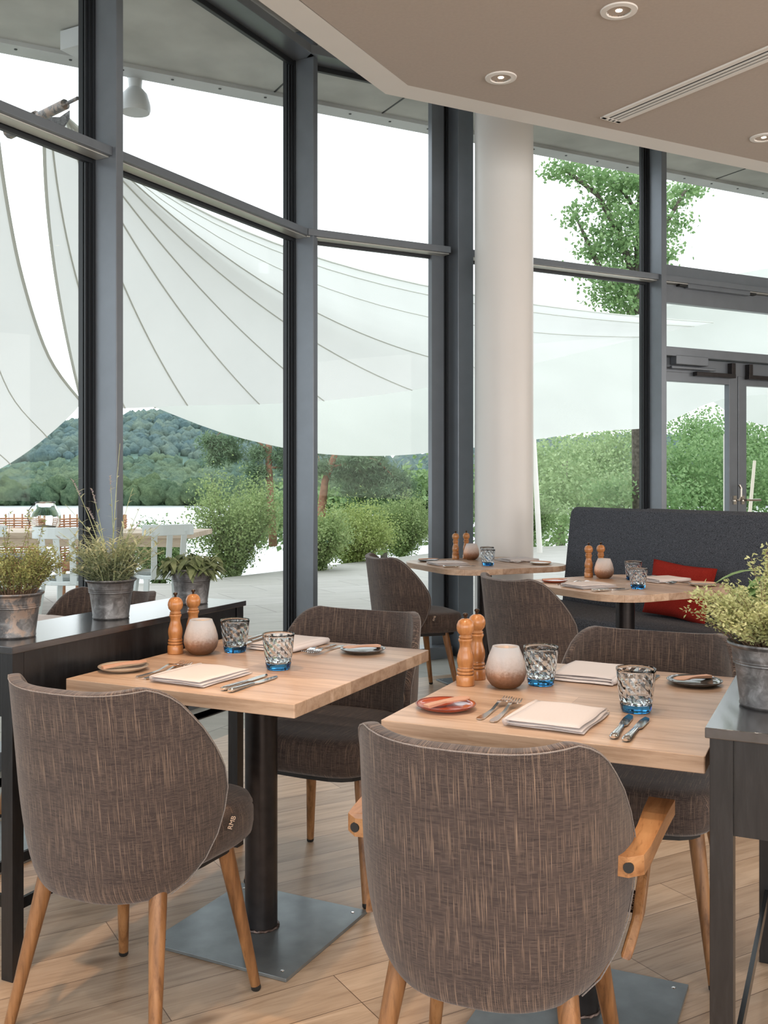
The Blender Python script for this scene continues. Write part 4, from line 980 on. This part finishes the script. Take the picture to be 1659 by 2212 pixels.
M['forest_far'] = canopy('hazed_ridge_trees', (0.155, 0.235, 0.235), (0.28, 0.385, 0.345), 0.7)
rg = random.Random(11); f1, f2, f3 = MB(), MB(), MB()
for i in range(760):
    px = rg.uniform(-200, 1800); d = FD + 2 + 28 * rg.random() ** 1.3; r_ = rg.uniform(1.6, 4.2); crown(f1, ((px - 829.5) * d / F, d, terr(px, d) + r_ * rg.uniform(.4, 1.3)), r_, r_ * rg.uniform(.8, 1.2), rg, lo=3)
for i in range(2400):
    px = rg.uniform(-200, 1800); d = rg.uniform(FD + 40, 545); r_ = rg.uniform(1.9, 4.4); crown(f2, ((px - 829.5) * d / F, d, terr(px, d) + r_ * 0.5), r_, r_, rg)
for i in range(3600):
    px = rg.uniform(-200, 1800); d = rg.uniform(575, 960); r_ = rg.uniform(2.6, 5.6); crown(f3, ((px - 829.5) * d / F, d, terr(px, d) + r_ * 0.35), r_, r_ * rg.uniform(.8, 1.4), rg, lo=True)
for nm, bb_, mm_, lb in (('shore_forest', f1, 'forest_near', 'bright green forest edge along the far lake shore'), ('slope_forest', f2, 'forest_mid', 'green forest on the lower slope beyond the lake'), ('ridge_forest', f3, 'forest_far', 'haze-tinted bluish forest covering the distant ridge')):
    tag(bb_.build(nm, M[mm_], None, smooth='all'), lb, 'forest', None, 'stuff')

# shrubs and trees on the terrace edge
M['shrub_a'] = leafmat('shrub_leaf', (0.17, 0.26, 0.09), (0.46, 0.56, 0.26), 9, 0.35)
M['shrub_b'] = leafmat('shrub_leaf_dark', (0.11, 0.20, 0.07), (0.33, 0.46, 0.20), 9, 0.35)
M['shrub_c'] = leafmat('shrub_leaf_yellow', (0.20, 0.27, 0.07), (0.48, 0.56, 0.22), 9, 0.35)
M['oak_leaf'] = leafmat('oak_leaf', (0.14, 0.27, 0.10), (0.37, 0.52, 0.25), 4, 0.4)
M['needle'] = leafmat('pine_needle', (0.10, 0.18, 0.10), (0.27, 0.37, 0.22), 3, 0.25)
M['light_leaf'] = leafmat('light_tree_leaf', (0.20, 0.32, 0.13), (0.48, 0.60, 0.32), 2, 0.35)
M['pine_bark'] = plain('pine_bark', (0.36, 0.19, 0.13), 0.9, 0, 0.35, 9, 0.1, 0.6)
M['oak_bark'] = plain('oak_bark', (0.13, 0.11, 0.095), 0.95, 0, 0.45, 14, 0.1, 0.8)
M['bark'] = plain('shrub_bark', (0.12, 0.085, 0.06), 0.9, 0, 0.3, 20)
def shrub(x, y, z0, w, h, nl, m, seed, label, ls=0.045, airy=0.0):
    rg = random.Random(seed); e = empty('shrub', (x, y, z0), 0, label, 'shrub', 'shrubs along the terrace edge'); st, lf = MB(), MB()
    tips = []
    for i in range(44):
        a = rg.random() * 6.283; sp = w / 2 * (0.25 + 0.8 * rg.random() ** .7); hh = h * (0.55 + 0.5 * rg.random()) * (1 - 0.28 * (sp / (w / 2)) ** 2)
        pts = [Vector((math.cos(a) * sp * t ** 1.1, math.sin(a) * sp * t ** 1.1, hh * t)) for t in (0.02, .3, .55, .8, 1.0)]; st.tube(pts, [0.009, 0.006, 0.004, 0.003, 0.0015], 4); tips.append(pts)
    for i in range(int(nl * 3.6)):
        pts = rg.choice(tips); t = 0.05 + 0.97 * rg.random() ** (0.75 + airy); f_ = min(3.99, t * 4); j = int(f_); p = pts[j].lerp(pts[j + 1], f_ - j)
        p = p + Vector((rg.gauss(0, 1), rg.gauss(0, 1), rg.gauss(0, 1))) * (0.055 + 0.05 * t) * w * 0.75
        if p.z < 0.01: p.z = 0.02 + 0.1 * rg.random()
        lf.leaf(p, (rg.gauss(0, 1), rg.gauss(0, 1), rg.gauss(0.5, 1)), (rg.gauss(0, 1), rg.gauss(0, 1), 1), ls * 0.75 * (0.6 + 0.7 * rg.random()), ls * 0.5, 0.2, 1)
    st.build('stems', M['bark'], e)['kind'] = 'stuff'; tag(lf.build('foliage', M[m], e), kind='stuff'); return e
shrub(-2.08, 13.5, -0.10, 1.35, 1.45, 5200, 'shrub_a', 21, 'tall airy shrub seen between the first two glass posts, beside the sage pot', 0.055, 0.15)
shrub(-0.98, 14.1, -0.12, 0.95, 1.10, 3400, 'shrub_a', 22, 'shrub left of the second glass post, right of the tall airy one', 0.052)
shrub(-0.50, 15.75, -0.13, 1.35, 1.02, 5200, 'shrub_c', 23, 'yellow-green rounded bush right of the second glass post', 0.055)
shrub(0.30, 17.6, -0.13, 1.25, 1.12, 5200, 'shrub_a', 24, 'bright green feathery bush left of the corner post', 0.055)
shrub(-2.90, 12.75, -0.12, 0.85, 0.85, 3200, 'shrub_b', 25, 'low dark green bush behind the white outdoor chairs', 0.048)
shrub(2.75, 20.3, -0.3, 1.6, 1.3, 3500, 'shrub_b', 26, 'green bush behind the white mast right of the column', 0.07)
def tree(name, base, trunk, rad, branches, clumps, leafm, barkm, ls, per, label, seed, flat=0.5, seg=1):
    rg = random.Random(seed); e = empty(name, base, 0, label, 'tree'); B = Vector(base); t = MB(); lf = MB()
    t.tube([Vector(p) - B for p in trunk], rad, 10).build('trunk', M[barkm], e, smooth='all')
    if branches:
        bb = MB()
        for pts, r0 in branches: bb.tube([Vector(p) - B for p in pts], [r0 * (1 - 0.75 * i / (len(pts) - 1)) for i in range(len(pts))], 6)
        tag(bb.build('branches', M[barkm], e, smooth='all'), kind='stuff')
    for c, r_ in clumps:
        c = Vector(c) - B
        for k in range(int(per * r_ * r_)):
            while True:
                d_ = Vector((rg.gauss(0, 1), rg.gauss(0, 1), rg.gauss(0, 1)))
                if d_.length > 0.2: break
            p = c + Vector((d_.x, d_.y, d_.z * flat)) * r_ * 0.45
            lf.leaf(p, (rg.gauss(0, 1), rg.gauss(0, 1), rg.gauss(0, 1)), (rg.gauss(0, 1), rg.gauss(0, 1), 1), ls * (0.6 + .8 * rg.random()), ls * (0.22 if leafm == 'needle' else 0.85), 0.2, seg)
    tag(lf.build('foliage', M[leafm], e), kind='stuff'); return e
A_ = along
d = 24.0
br = [([A_(1378, 620, d), A_(1335, 500, d), A_(1290, 420, d), A_(1225, 370, d), A_(1185, 385, d)], 0.10), ([A_(1378, 640, d), A_(1300, 590, d), A_(1268, 520, d), A_(1240, 460, d)], 0.10), ([A_(1385, 560, d), A_(1430, 500, d), A_(1475, 420, d), A_(1490, 400, d)], 0.08), ([A_(1380, 700, d), A_(1330, 640, d), A_(1300, 660, d)], 0.06), ([A_(1385, 470, d), A_(1350, 420, d), A_(1320, 390, d)], 0.06)]
cl = [(A_(x, y, d + rnd.uniform(-.7, .7)), r_) for x, y, r_ in [(1195, 372, .42), (1225, 360, .5), (1265, 375, .6), (1300, 385, .65), (1330, 400, .7), (1362, 395, .6), (1385, 400, .6), (1320, 440, .6), (1345, 470, .65), (1300, 500, .5), (1250, 450, .4), (1240, 480, .35), (1275, 540, .5), (1320, 545, .7), (1350, 520, .7), (1390, 480, .7), (1440, 440, .55), (1475, 415, .55), (1495, 410, .4), (1465, 480, .45), (1430, 510, .5), (1300, 600, .6), (1345, 590, .75), (1395, 560, .6), (1440, 545, .45), (1320, 640, .65), (1350, 660, .6), (1310, 690, .4), (1350, 620, .6), (1400, 620, .5), (1385, 1000, .3), (1320, 1060, .7), (1385, 940, .25)]]
tree('oak_tree', tuple(A_(1384, 1215, d)), [A_(1384, 1230, d), A_(1380, 1000, d), A_(1376, 760, d), A_(1380, 560, d), A_(1385, 400, d), A_(1378, 330, d)], [0.19, 0.17, 0.15, 0.12, 0.08, 0.04], br, cl, 'oak_leaf', 'oak_bark', 0.10, 950, 'tall oak with dark trunk seen right of the column, rising above the sails', 31)
d = 22.0
tree('pine_tree', tuple(A_(590, 1180, d)), [A_(590, 1180, d), A_(583, 1060, d), A_(580, 980, d), A_(584, 880, d)], [0.095, 0.08, 0.075, 0.06], [([A_(582, 975, d), A_(540, 940, d), A_(480, 930, d), A_(460, 950, d)], 0.03), ([A_(584, 1010, d), A_(610, 1010, d), A_(640, 1020, d)], 0.03), ([A_(582, 940, d), A_(640, 920, d), A_(660, 950, d)], 0.03)],
     [(A_(x, y, d + rnd.uniform(-.3, .3)), r_) for x, y, r_ in [(455, 955, .28), (465, 990, .28), (490, 960, .3), (505, 985, .22), (560, 980, .28), (555, 1020, .28), (610, 985, .3), (625, 1005, .3), (545, 1050, .22), (640, 960, .4), (560, 1070, .18), (530, 940, .2)]],
     'needle', 'pine_bark', 0.12, 9000, 'pine with straight reddish trunk seen left of the second glass post', 32, 0.7)
d = 25.0
tree('pine_tree', tuple(A_(690, 1160, d)), [A_(692, 1160, d), A_(696, 1090, d), A_(702, 1040, d), A_(722, 985, d), A_(735, 930, d)], [0.12, 0.11, 0.09, 0.08, 0.05], [([A_(712, 1010, d), A_(745, 1002, d), A_(775, 1015, d), A_(800, 1030, d)], 0.05), ([A_(735, 960, d), A_(780, 985, d), A_(815, 995, d), A_(850, 1030, d)], 0.04), ([A_(705, 1030, d), A_(690, 1000, d), A_(688, 985, d)], 0.03), ([A_(735, 950, d), A_(690, 950, d)], 0.03)],
     [(A_(x, y, d + rnd.uniform(-.5, .5)), r_) for x, y, r_ in [(755, 1025, .5), (790, 1040, .55), (820, 1020, .5), (850, 1040, .5), (870, 1065, .35), (790, 1075, .4), (760, 1060, .35), (690, 1010, .35), (730, 1000, .35), (830, 1065, .4), (880, 1050, .25), (770, 995, .4), (810, 995, .35), (690, 970, .3)]],
     'needle', 'pine_bark', 0.13, 6500, 'pine with bent trunk and spreading branch seen right of the second glass post', 33, 0.55)
tr = [(1180, 1010, 34, 1.6), (1205, 1070, 32, 1.5), (1240, 1000, 40, 1.8), (1290, 1020, 42, 2.0), (1330, 970, 42, 1.8), (1270, 1090, 34, 1.4), (1180, 1140, 30, 1.2), (1350, 1080, 34, 1.4)]
tree('birch_tree', (6.3, 36.0, -6), [(6.3, 36, -6), (6.4, 36, -2), (6.6, 36, 2)], [0.25, 0.2, 0.1], [], [(A_(x, y, q), r_) for x, y, q, r_ in tr], 'light_leaf', 'oak_bark', 0.12, 1000, 'light green trees filling the view between column and oak trunk', 34, 0.8)
tr = [(1460, 1000, 30, 1.1), (1480, 1060, 30, 1.2), (1520, 960, 33, 1.3), (1545, 1010, 31, 1.4), (1500, 930, 34, 1.0), (1580, 980, 36, 1.6), (1640, 960, 36, 1.6), (1640, 1050, 32, 1.6), (1590, 1060, 32, 1.4), (1690, 990, 34, 1.8), (1450, 1080, 28, 1.0), (1540, 1090, 30, 1.2)]
tree('birch_tree', (11.0, 33.0, -6), [(11, 33, -6), (11.1, 33, -2), (11.3, 33, 2)], [0.25, 0.2, 0.1], [], [(A_(x, y, q), r_) for x, y, q, r_ in tr], 'oak_leaf', 'oak_bark', 0.11, 1000, 'mid green trees seen through the glass door', 35, 0.8)
tr = [(700, 1110, 60, 2.6), (760, 1100, 60, 2.6), (830, 1090, 62, 2.4), (880, 1080, 64, 2.8), (930, 1075, 64, 2.6), (600, 1110, 64, 2.5), (560, 1125, 66, 2.2), (980, 1080, 64, 2.6), (1050, 1080, 60, 2.6)]
tree('shore_tree', (0, 62.0, -7.4), [(0, 62, -7.4), (0, 62, -3)], [0.4, 0.2], [], [(A_(x, y, q), r_) for x, y, q, r_ in tr], 'shrub_b', 'oak_bark', 0.5, 90, 'tree belt on the near lake shore behind the terrace bushes', 36, 0.7)
# moored boats and masts
b = empty('sailboats', (0, 0, 0)); bpy.data.objects.remove(b)
for i, (px, top) in enumerate([(895, 1078), (905, 1070), (914, 1085), (922, 1068), (929, 1080), (1172, 1095), (1186, 1080), (1201, 1090), (1212, 1078)]):
    dd = 72 + (i * 37 % 9) * 5.5; p = along(px, 1165 - (dd - 70) * 1.2, dd); tp = along(px, top, dd); e = empty('sailboat', (p.x, p.y, p.z), 0, 'moored sailboat with bare mast beyond the bushes near the shore', 'boat', 'moored sailboats')
    MB().tube([(0, 0, 0.3), (0, 0, tp.z - p.z)], 0.045, 6).build('mast', M['white_paint'], e)
    MB().add([(-2, 0, .5), (0, -.7, .5), (2.4, 0, .6), (0, .7, .5), (-1.8, 0, -.1), (0, -.5, -.1), (2, 0, -.1), (0, .5, -.1)], [(0, 1, 2, 3), (0, 4, 5, 1), (1, 5, 6, 2), (2, 6, 7, 3), (3, 7, 4, 0), (7, 6, 5, 4)]).build('hull', M['white_paint'], e)

# ------------------------------------------------------------------ sails
def sail_patch(name, curves, label, nseg=22, sub=3, seam_r=0.0085, seams=True, edges=True):
    """curves: list of (p0, ctrl, p1) quadratic curves in world space; the cloth is lofted through them"""
    pts = []
    for (p0, c, p1) in curves: pts.append([(1 - t) ** 2 * p0 + 2 * t * (1 - t) * c + t * t * p1 for t in [i / nseg for i in range(nseg + 1)]])
    rows = []
    n = len(pts)
    for k in range(n - 1):
        for s in range(sub):
            t = s / sub; row = []
            for i in range(nseg + 1):
                a, b_, c, d_ = pts[max(0, k - 1)][i], pts[k][i], pts[k + 1][i], pts[min(n - 1, k + 2)][i]
                row.append(0.5 * ((2 * b_) + (c - a) * t + (2 * a - 5 * b_ + 4 * c - d_) * t * t + (3 * b_ - a - 3 * c + d_) * t ** 3))
            rows.append(row)
    rows.append(pts[-1]); o = rows[0][0]; e = empty(name, tuple(o), 0, label, 'shade sail', 'white shade sails')
    vs = [p - o for r_ in rows for p in r_]; fs = []; w = nseg + 1
    for j in range(len(rows) - 1):
        for i in range(nseg): a = j * w + i; fs.append((a, a + 1, a + w + 1, a + w))
    cl_ = MB().add(vs, fs).build('cloth', M['sail'], e, smooth='all')
    if seams:
        for k in range(1, n - 1): MB().tube([p - o for p in pts[k]], seam_r, 4).build('seam', M['seam'], cl_)
    if edges:
        MB().tube([p - o for p in pts[0]], seam_r * 1.6, 5).build('hem', M['seam'], cl_); MB().tube([p - o for p in pts[-1]], seam_r * 1.6, 5).build('hem', M['seam'], cl_)
    return e
ap = A_(140, 250, 7.3)
def fan(cx, cy, hx, hy, hd, ax=None): return (ax or ap, A_(cx, cy, (7.3 + hd) / 2), A_(hx, hy, hd))
sail_patch('shade_sail', [fan(97, 560, 178, 876, 9.3, A_(95, 300, 7.3)), fan(140, 620, 270, 882, 10.0, A_(110, 285, 7.3)), fan(250, 642, 405, 876, 11.0), fan(330, 640, 560, 873, 11.8), fan(420, 660, 700, 866, 12.6), fan(520, 700, 890, 843, 13.8), fan(610, 735, 1080, 803, 15.2), fan(610, 728, 1390, 728, 18), fan(545, 655, 1500, 705, 18.6), fan(535, 628, 1540, 697, 19)],
           'large white shade sail fanning out from the eave bracket across the middle windows')
lo = [(335, 880, 12.5), (480, 935, 14), (615, 968, 15.5), (700, 981, 16), (820, 985, 16.6), (940, 977, 17), (1152, 950, 17.4), (1280, 932, 18.5), (1395, 925, 19.5), (1450, 908, 20), (1560, 862, 20.5), (1700, 850, 21)]
hi = [(330, 874, 12.6), (480, 860, 14.5), (615, 850, 16.5), (700, 845, 17.4), (820, 820, 18.6), (940, 790, 19.6), (1152, 740, 21), (1280, 705, 22), (1395, 675, 23), (1450, 660, 23.5), (1560, 640, 24), (1700, 620, 24)]
def sag(a, b_, s_=0.25): m_ = (a + b_) / 2; m_.z -= s_; return (a, m_, b_)
sail_patch('shade_sail', [sag(A_(*h_), A_(*l_), 0.0) for h_, l_ in zip(hi, lo)], 'bright white shade sail hanging low behind the fanned one, held by a white mast', 10, 3, 0.010, False, True)
sail_patch('shade_sail', [(A_(x, y, 26), A_(x, (y + y2) / 2, 26.5), A_(x, y2, 27)) for x, y, y2 in ((1285, 695, 720), (1395, 662, 780), (1500, 615, 840), (1600, 590, 905), (1720, 570, 930))], 'distant white shade sail beyond the door, above the trees', 8, 3, 0.012, False)
Lc = [(-420, 150, 6.4), (-450, 500, 7.2), (-480, 800, 8.0), (-420, 960, 8.6), (-300, 1000, 9.2)]
Rc = [(-12, 240, 6.9), (12, 420, 7.4), (48, 600, 8.0), (105, 770, 8.8), (180, 873, 9.5)]
cv = []
for k in range(7):
    t = k / 6; 
    def pick(Ls, u):
        
        f_ = u * (len(Ls) - 1); j = min(len(Ls) - 2, int(f_)); t_ = f_ - j
        a, b_, c_, d_ = Ls[max(0, j - 1)], Ls[j], Ls[j + 1], Ls[min(len(Ls) - 1, j + 2)]
        return A_(*[0.5 * (2 * y + (z - x) * t_ + (2 * x - 5 * y + 4 * z - w) * t_ ** 2 + (3 * y - x - 3 * z + w) * t_ ** 3) for x, y, z, w in zip(a, b_, c_, d_)])
    cv.append([pick(Lc, u / 8).lerp(pick(Rc, u / 8), t) + Vector((0, 0, -0.35 * math.sin(math.pi * t) * (0.3 + u / 8))) for u in [q9 / 3 for q9 in range(25)]])
vs = []; 
rows = cv; o = rows[-1][-1]; e = empty('shade_sail', tuple(o), 0, 'white shade sail cut by the left edge of the photo', 'shade sail', 'white shade sails')
vs = [p - o for r_ in rows for p in r_]; fs = [(j * 25 + i, j * 25 + i + 1, j * 25 + i + 26, j * 25 + i + 25) for j in range(6) for i in range(24)]
c_ = MB().add(vs, fs).build('cloth', M['sail'], e, smooth='all'); s_ = c_.modifiers.new('sub', 'SUBSURF'); s_.levels = 1; s_.render_levels = 2
MB().tube([p - o for p in rows[-1]], 0.014, 5).build('hem', M['seam'], c_)
for k in (4, 5): MB().tube([p - o for p in rows[k]], 0.006, 4).build('seam', M['seam'], c_)
# mast
p0, p1 = A_(1166, 1192, 17.4), A_(1153, 945, 17.4); e = MB().tube([(0, 0, -0.02), p1 - p0], [0.05, 0.042], 12).build('mast', M['white_paint'], None, smooth=True); e.location = (p0.x, p0.y, -0.03)
tag(e, 'leaning white mast holding the low shade sail, just right of the column', 'mast')
p0, p1 = A_(1566, 1130, 13), A_(1566, 935, 13); e = empty('mast', (p0.x, p0.y, -0.03), 0, 'slim white frame post seen through the left door leaf', 'mast')
MB().tube([(0, 0, 0), (0, 0, p1.z)], 0.022, 8).build('post', M['white_paint'], e); MB().box((0.03, 0, p1.z), (0.09, 0.03, 0.03)).build('bracket', M['white_paint'], e)
p0, p1 = A_(1616, 1150, 14), A_(1630, 995, 14); e = MB().tube([(0, 0, -0.03), (p1.x - p0.x + 0.05, 0, p1.z)], [0.03, 0.022], 10).build('mast', M['wax'], None, smooth=True); e.location = (p0.x - 0.05, p0.y, 0)
tag(e, 'leaning cream pole seen through the right door leaf', 'mast')
# eave bracket and speaker
bp = A_(178, 95, 6.3); e = empty('sail_bracket', (bp.x, bp.y, 4.13), 0, 'galvanised bracket and turnbuckle under the eave holding the big sail', 'bracket')
MB().box((0.0, 0, -0.07), (0.22, 0.16, 0.12), RA).build('mounting_box', M['eave'], e); 
z1 = A_(178, 232, 6.3).z - 4.13; MB().tube([(0.02, 0, -0.1), (0.02, 0, z1)], 0.03, 12).build('post', M['eave'], e, smooth=True)
s0 = A_(168, 212, 6.35) - Vector((bp.x, bp.y, 4.13)); s1 = A_(20, 285, 6.9) - Vector((bp.x, bp.y, 4.13))
MB().tube([s0, s0.lerp(s1, .15), s0.lerp(s1, .17), s0.lerp(s1, .55), s0.lerp(s1, .57), s1], [0.012, 0.012, 0.034, 0.034, 0.05, 0.05], 10).build('turnbuckle', M['eave_dark'] if 'eave_dark' in M else M['zinc_stained'], e, smooth=True)
c0 = A_(130, 262, 7.25) - Vector((bp.x, bp.y, 4.13)); MB().strip([c0 + Vector((-.16, 0, -.02)), c0 + Vector((0, 0, -.03)), c0 + Vector((.07, 0, .05))], [0.05, 0.06, 0.03], 0.012, side=(0, 0, 1)).build('corner_plate', M['zinc'], e)
sp = A_(292, 105, 7.0); e = empty('speaker', (sp.x, sp.y, 4.13), 0, 'grey bell-shaped speaker hanging under the eave beside the first glass post', 'speaker')
zz = A_(292, 108, 7.0).z - 4.13
MB().lathe([(0, 0), (0.07, 0), (0.05, -0.02), (0.045, -0.10), (0, -0.10)], n=20).build('mount', M['eave'], e, smooth=True)
MB().lathe([(0, -0.085), (0.05, -0.09), (0.085, -0.13), (0.105, -0.20), (0.108, -0.24), (0.10, -0.262), (0, -0.262)], n=32).build('housing', M['eave'], e, smooth=True)

# ------------------------------------------------------------------ outdoor furniture
def white_chair(loc, yaw, label, first=[None]):
    if first[0]: e = dup(first[0])
    else:
        e = empty('outdoor_chair', (0, 0, 0))
        MB().prism(superell(0.225, -0.21, 0.22, 3.0, 28, 0.9), 0.43, 0.462).build('seat', M['white_chair'], e, bevel=0.006)
        b = MB(); ps = []
        for i in range(9):
            a = R(-42 + 84 * i / 8); ps.append((0.27 * math.sin(a) * 1.25, -0.02 - 0.25 * math.cos(a), 0.86))
        b.strip(ps, [0.012] * 9, [0.095] * 9).build('top_rail', M['white_chair'], e, bevel=0.005)
        for x in (-0.13, 0.13): MB().strip([(x * 0.9, -0.19, 0.44), (x * 0.98, -0.225, 0.65), (x * 1.02, -0.255, 0.85)], [0.027, 0.024, 0.024], 0.016, side=(1, 0, 0)).build('back_slat', M['white_chair'], e)
        MB().strip([(0, -0.19, 0.44), (0, -0.235, 0.65), (0, -0.268, 0.85)], [0.024, 0.024, 0.024], 0.016, side=(1, 0, 0)).build('back_slat', M['white_chair'], e)
        for sx in (-1, 1):
            for sy in (-1, 1): MB().strip([(sx * 0.17, sy * 0.155, 0.43), (sx * 0.205, sy * 0.20, 0)], [0.022, 0.015], [0.034, 0.024]).build('leg', M['white_chair'], e)
        MB().prism(superell(0.19, -0.15, 0.19, 3.0, 24), 0.462, 0.492).build('seat_pad', M['grey_cloth'], e, bevel=0.008)
        first[0] = e
    e.location = (*loc, -0.03); e.rotation_euler = (0, 0, -R(yaw)); return tag(e, label, 'outdoor chair', 'white outdoor chairs')
white_chair((-2.62, 8.25), 8, 'white outdoor chair seen from behind, left of the first glass post')
white_chair((-1.98, 8.75), 330, 'white outdoor chair seen right of the first glass post, behind the lavender')
white_chair((-3.30, 8.6), 25, 'white outdoor chair whose top rail is cut by the left edge')
e = empty('outdoor_table', (-3.3, 9.6, -0.03), 3, 'long light wooden table outdoors behind the white chairs', 'outdoor table')
MB().box((0, 0, 0.775), (3.1, 0.85, 0.05)).build('tabletop', M['deck_table'], e, bevel=0.004); MB().box((0, -0.38, 0.71), (2.9, 0.03, 0.08)).build('apron', M['deck_table'], e)
for x in (-1.1, 0.62): MB().box((x, 0, 0.37), (0.34, 0.6, 0.75)).build('leg_panel', M['brown_panel'], e)
lp = A_(98, 1137, 9.5); e = empty('lantern', (lp.x, lp.y, 0.7705), 0, 'ribbed glass lantern with sand and wire handle on the outdoor table', 'lantern')
out = []; n_ = 36
pr = [(0.0, 0.0), (0.085, 0.0), (0.125, 0.05), (0.145, 0.11), (0.135, 0.17), (0.105, 0.23), (0.088, 0.265), (0.095, 0.28)]
pr2 = pr + [(0.085, 0.28), (0.078, 0.262), (0.096, 0.225), (0.127, 0.167), (0.136, 0.11), (0.117, 0.053), (0.08, 0.008), (0, 0.008)]
vs = []; fs = []
for j, (r_, z) in enumerate(pr2):
    for i in range(n_): a = 2 * math.pi * i / n_; k = r_ * (1 + (0.025 if i % 3 == 0 else 0) * (1 if 1 < j < 7 else 0)); vs.append((k * math.cos(a), k * math.sin(a), z))
for j in range(len(pr2) - 1):
    for i in range(n_): q = (i + 1) % n_; fs.append((j * n_ + i, j * n_ + q, (j + 1) * n_ + q, (j + 1) * n_ + i))
MB().add(vs, fs).build('glass_body', M['lantern'], e, smooth='all'); MB().lathe([(0, 0.009), (0.075, 0.009), (0.105, 0.045), (0, 0.06)], n=24).build('sand', M['sand'], e, smooth=True)
MB().tube([(-0.10, 0, 0.27), (-0.16, 0, 0.20), (-0.17, 0, 0.12), (-0.15, 0, 0.06)], 0.004, 6).build('handle', M['steel_dark'], e)
def wicker(loc, yaw, label, first=[None]):
    if first[0]: e = dup(first[0])
    else:
        e = empty('wicker_chair', (0, 0, 0)); b = MB(); c = MB()
        nst = 17
        def wp(a, z, s_=0): r_ = 0.30 + 0.03 * z; return (r_ * 1.1 * math.sin(a), -r_ * math.cos(a) + s_, z)
        for i in range(nst):
            a = R(-110 + 220 * i / (nst - 1)); b.tube([wp(a, 0.30), wp(a, 0.62), wp(a, 0.92)], 0.009, 6)
        for k in range(22):
            z = 0.32 + k * 0.0262; path = []
            for i in range((nst - 1) * 2 + 1):
                a = R(-110 + 220 * i / ((nst - 1) * 2)); r_ = 0.30 + 0.03 * z + (0.010 * (1 if (i // 2 + k) % 2 else -1) if i % 2 == 0 else 0); path.append((r_ * 1.1 * math.sin(a), -r_ * math.cos(a), z))
            c.tube(path, 0.009, 5)
        tag(b.build('stakes', M['wicker'], e), kind='stuff'); tag(c.build('weave', M['wicker'], e, smooth='all'), kind='stuff')
        MB().prism(superell(0.27, -0.25, 0.27, 3, 24), 0.36, 0.44).build('seat', M['wicker'], e, bevel=0.01); MB().prism(superell(0.24, -0.21, 0.24, 3, 24), 0.44, 0.50).build('seat_pad', M['grey_cloth'], e, bevel=0.01)
        for sx in (-1, 1):
            for sy in (-1, 1): MB().tube([(sx * 0.22, sy * 0.2, 0), (sx * 0.22, sy * 0.2, 0.36)], 0.018, 8).build('leg', M['wicker'], e)
        first[0] = e
    e.location = (*loc, -0.03); e.rotation_euler = (0, 0, -R(yaw)); return tag(e, label, 'wicker chair', 'wicker chairs')
wicker((-3.95, 10.45), 180, 'wicker chair left of the glass lantern, beyond the outdoor table')
wicker((-3.10, 10.45), 182, 'wicker chair right of the glass lantern, beyond the outdoor table')
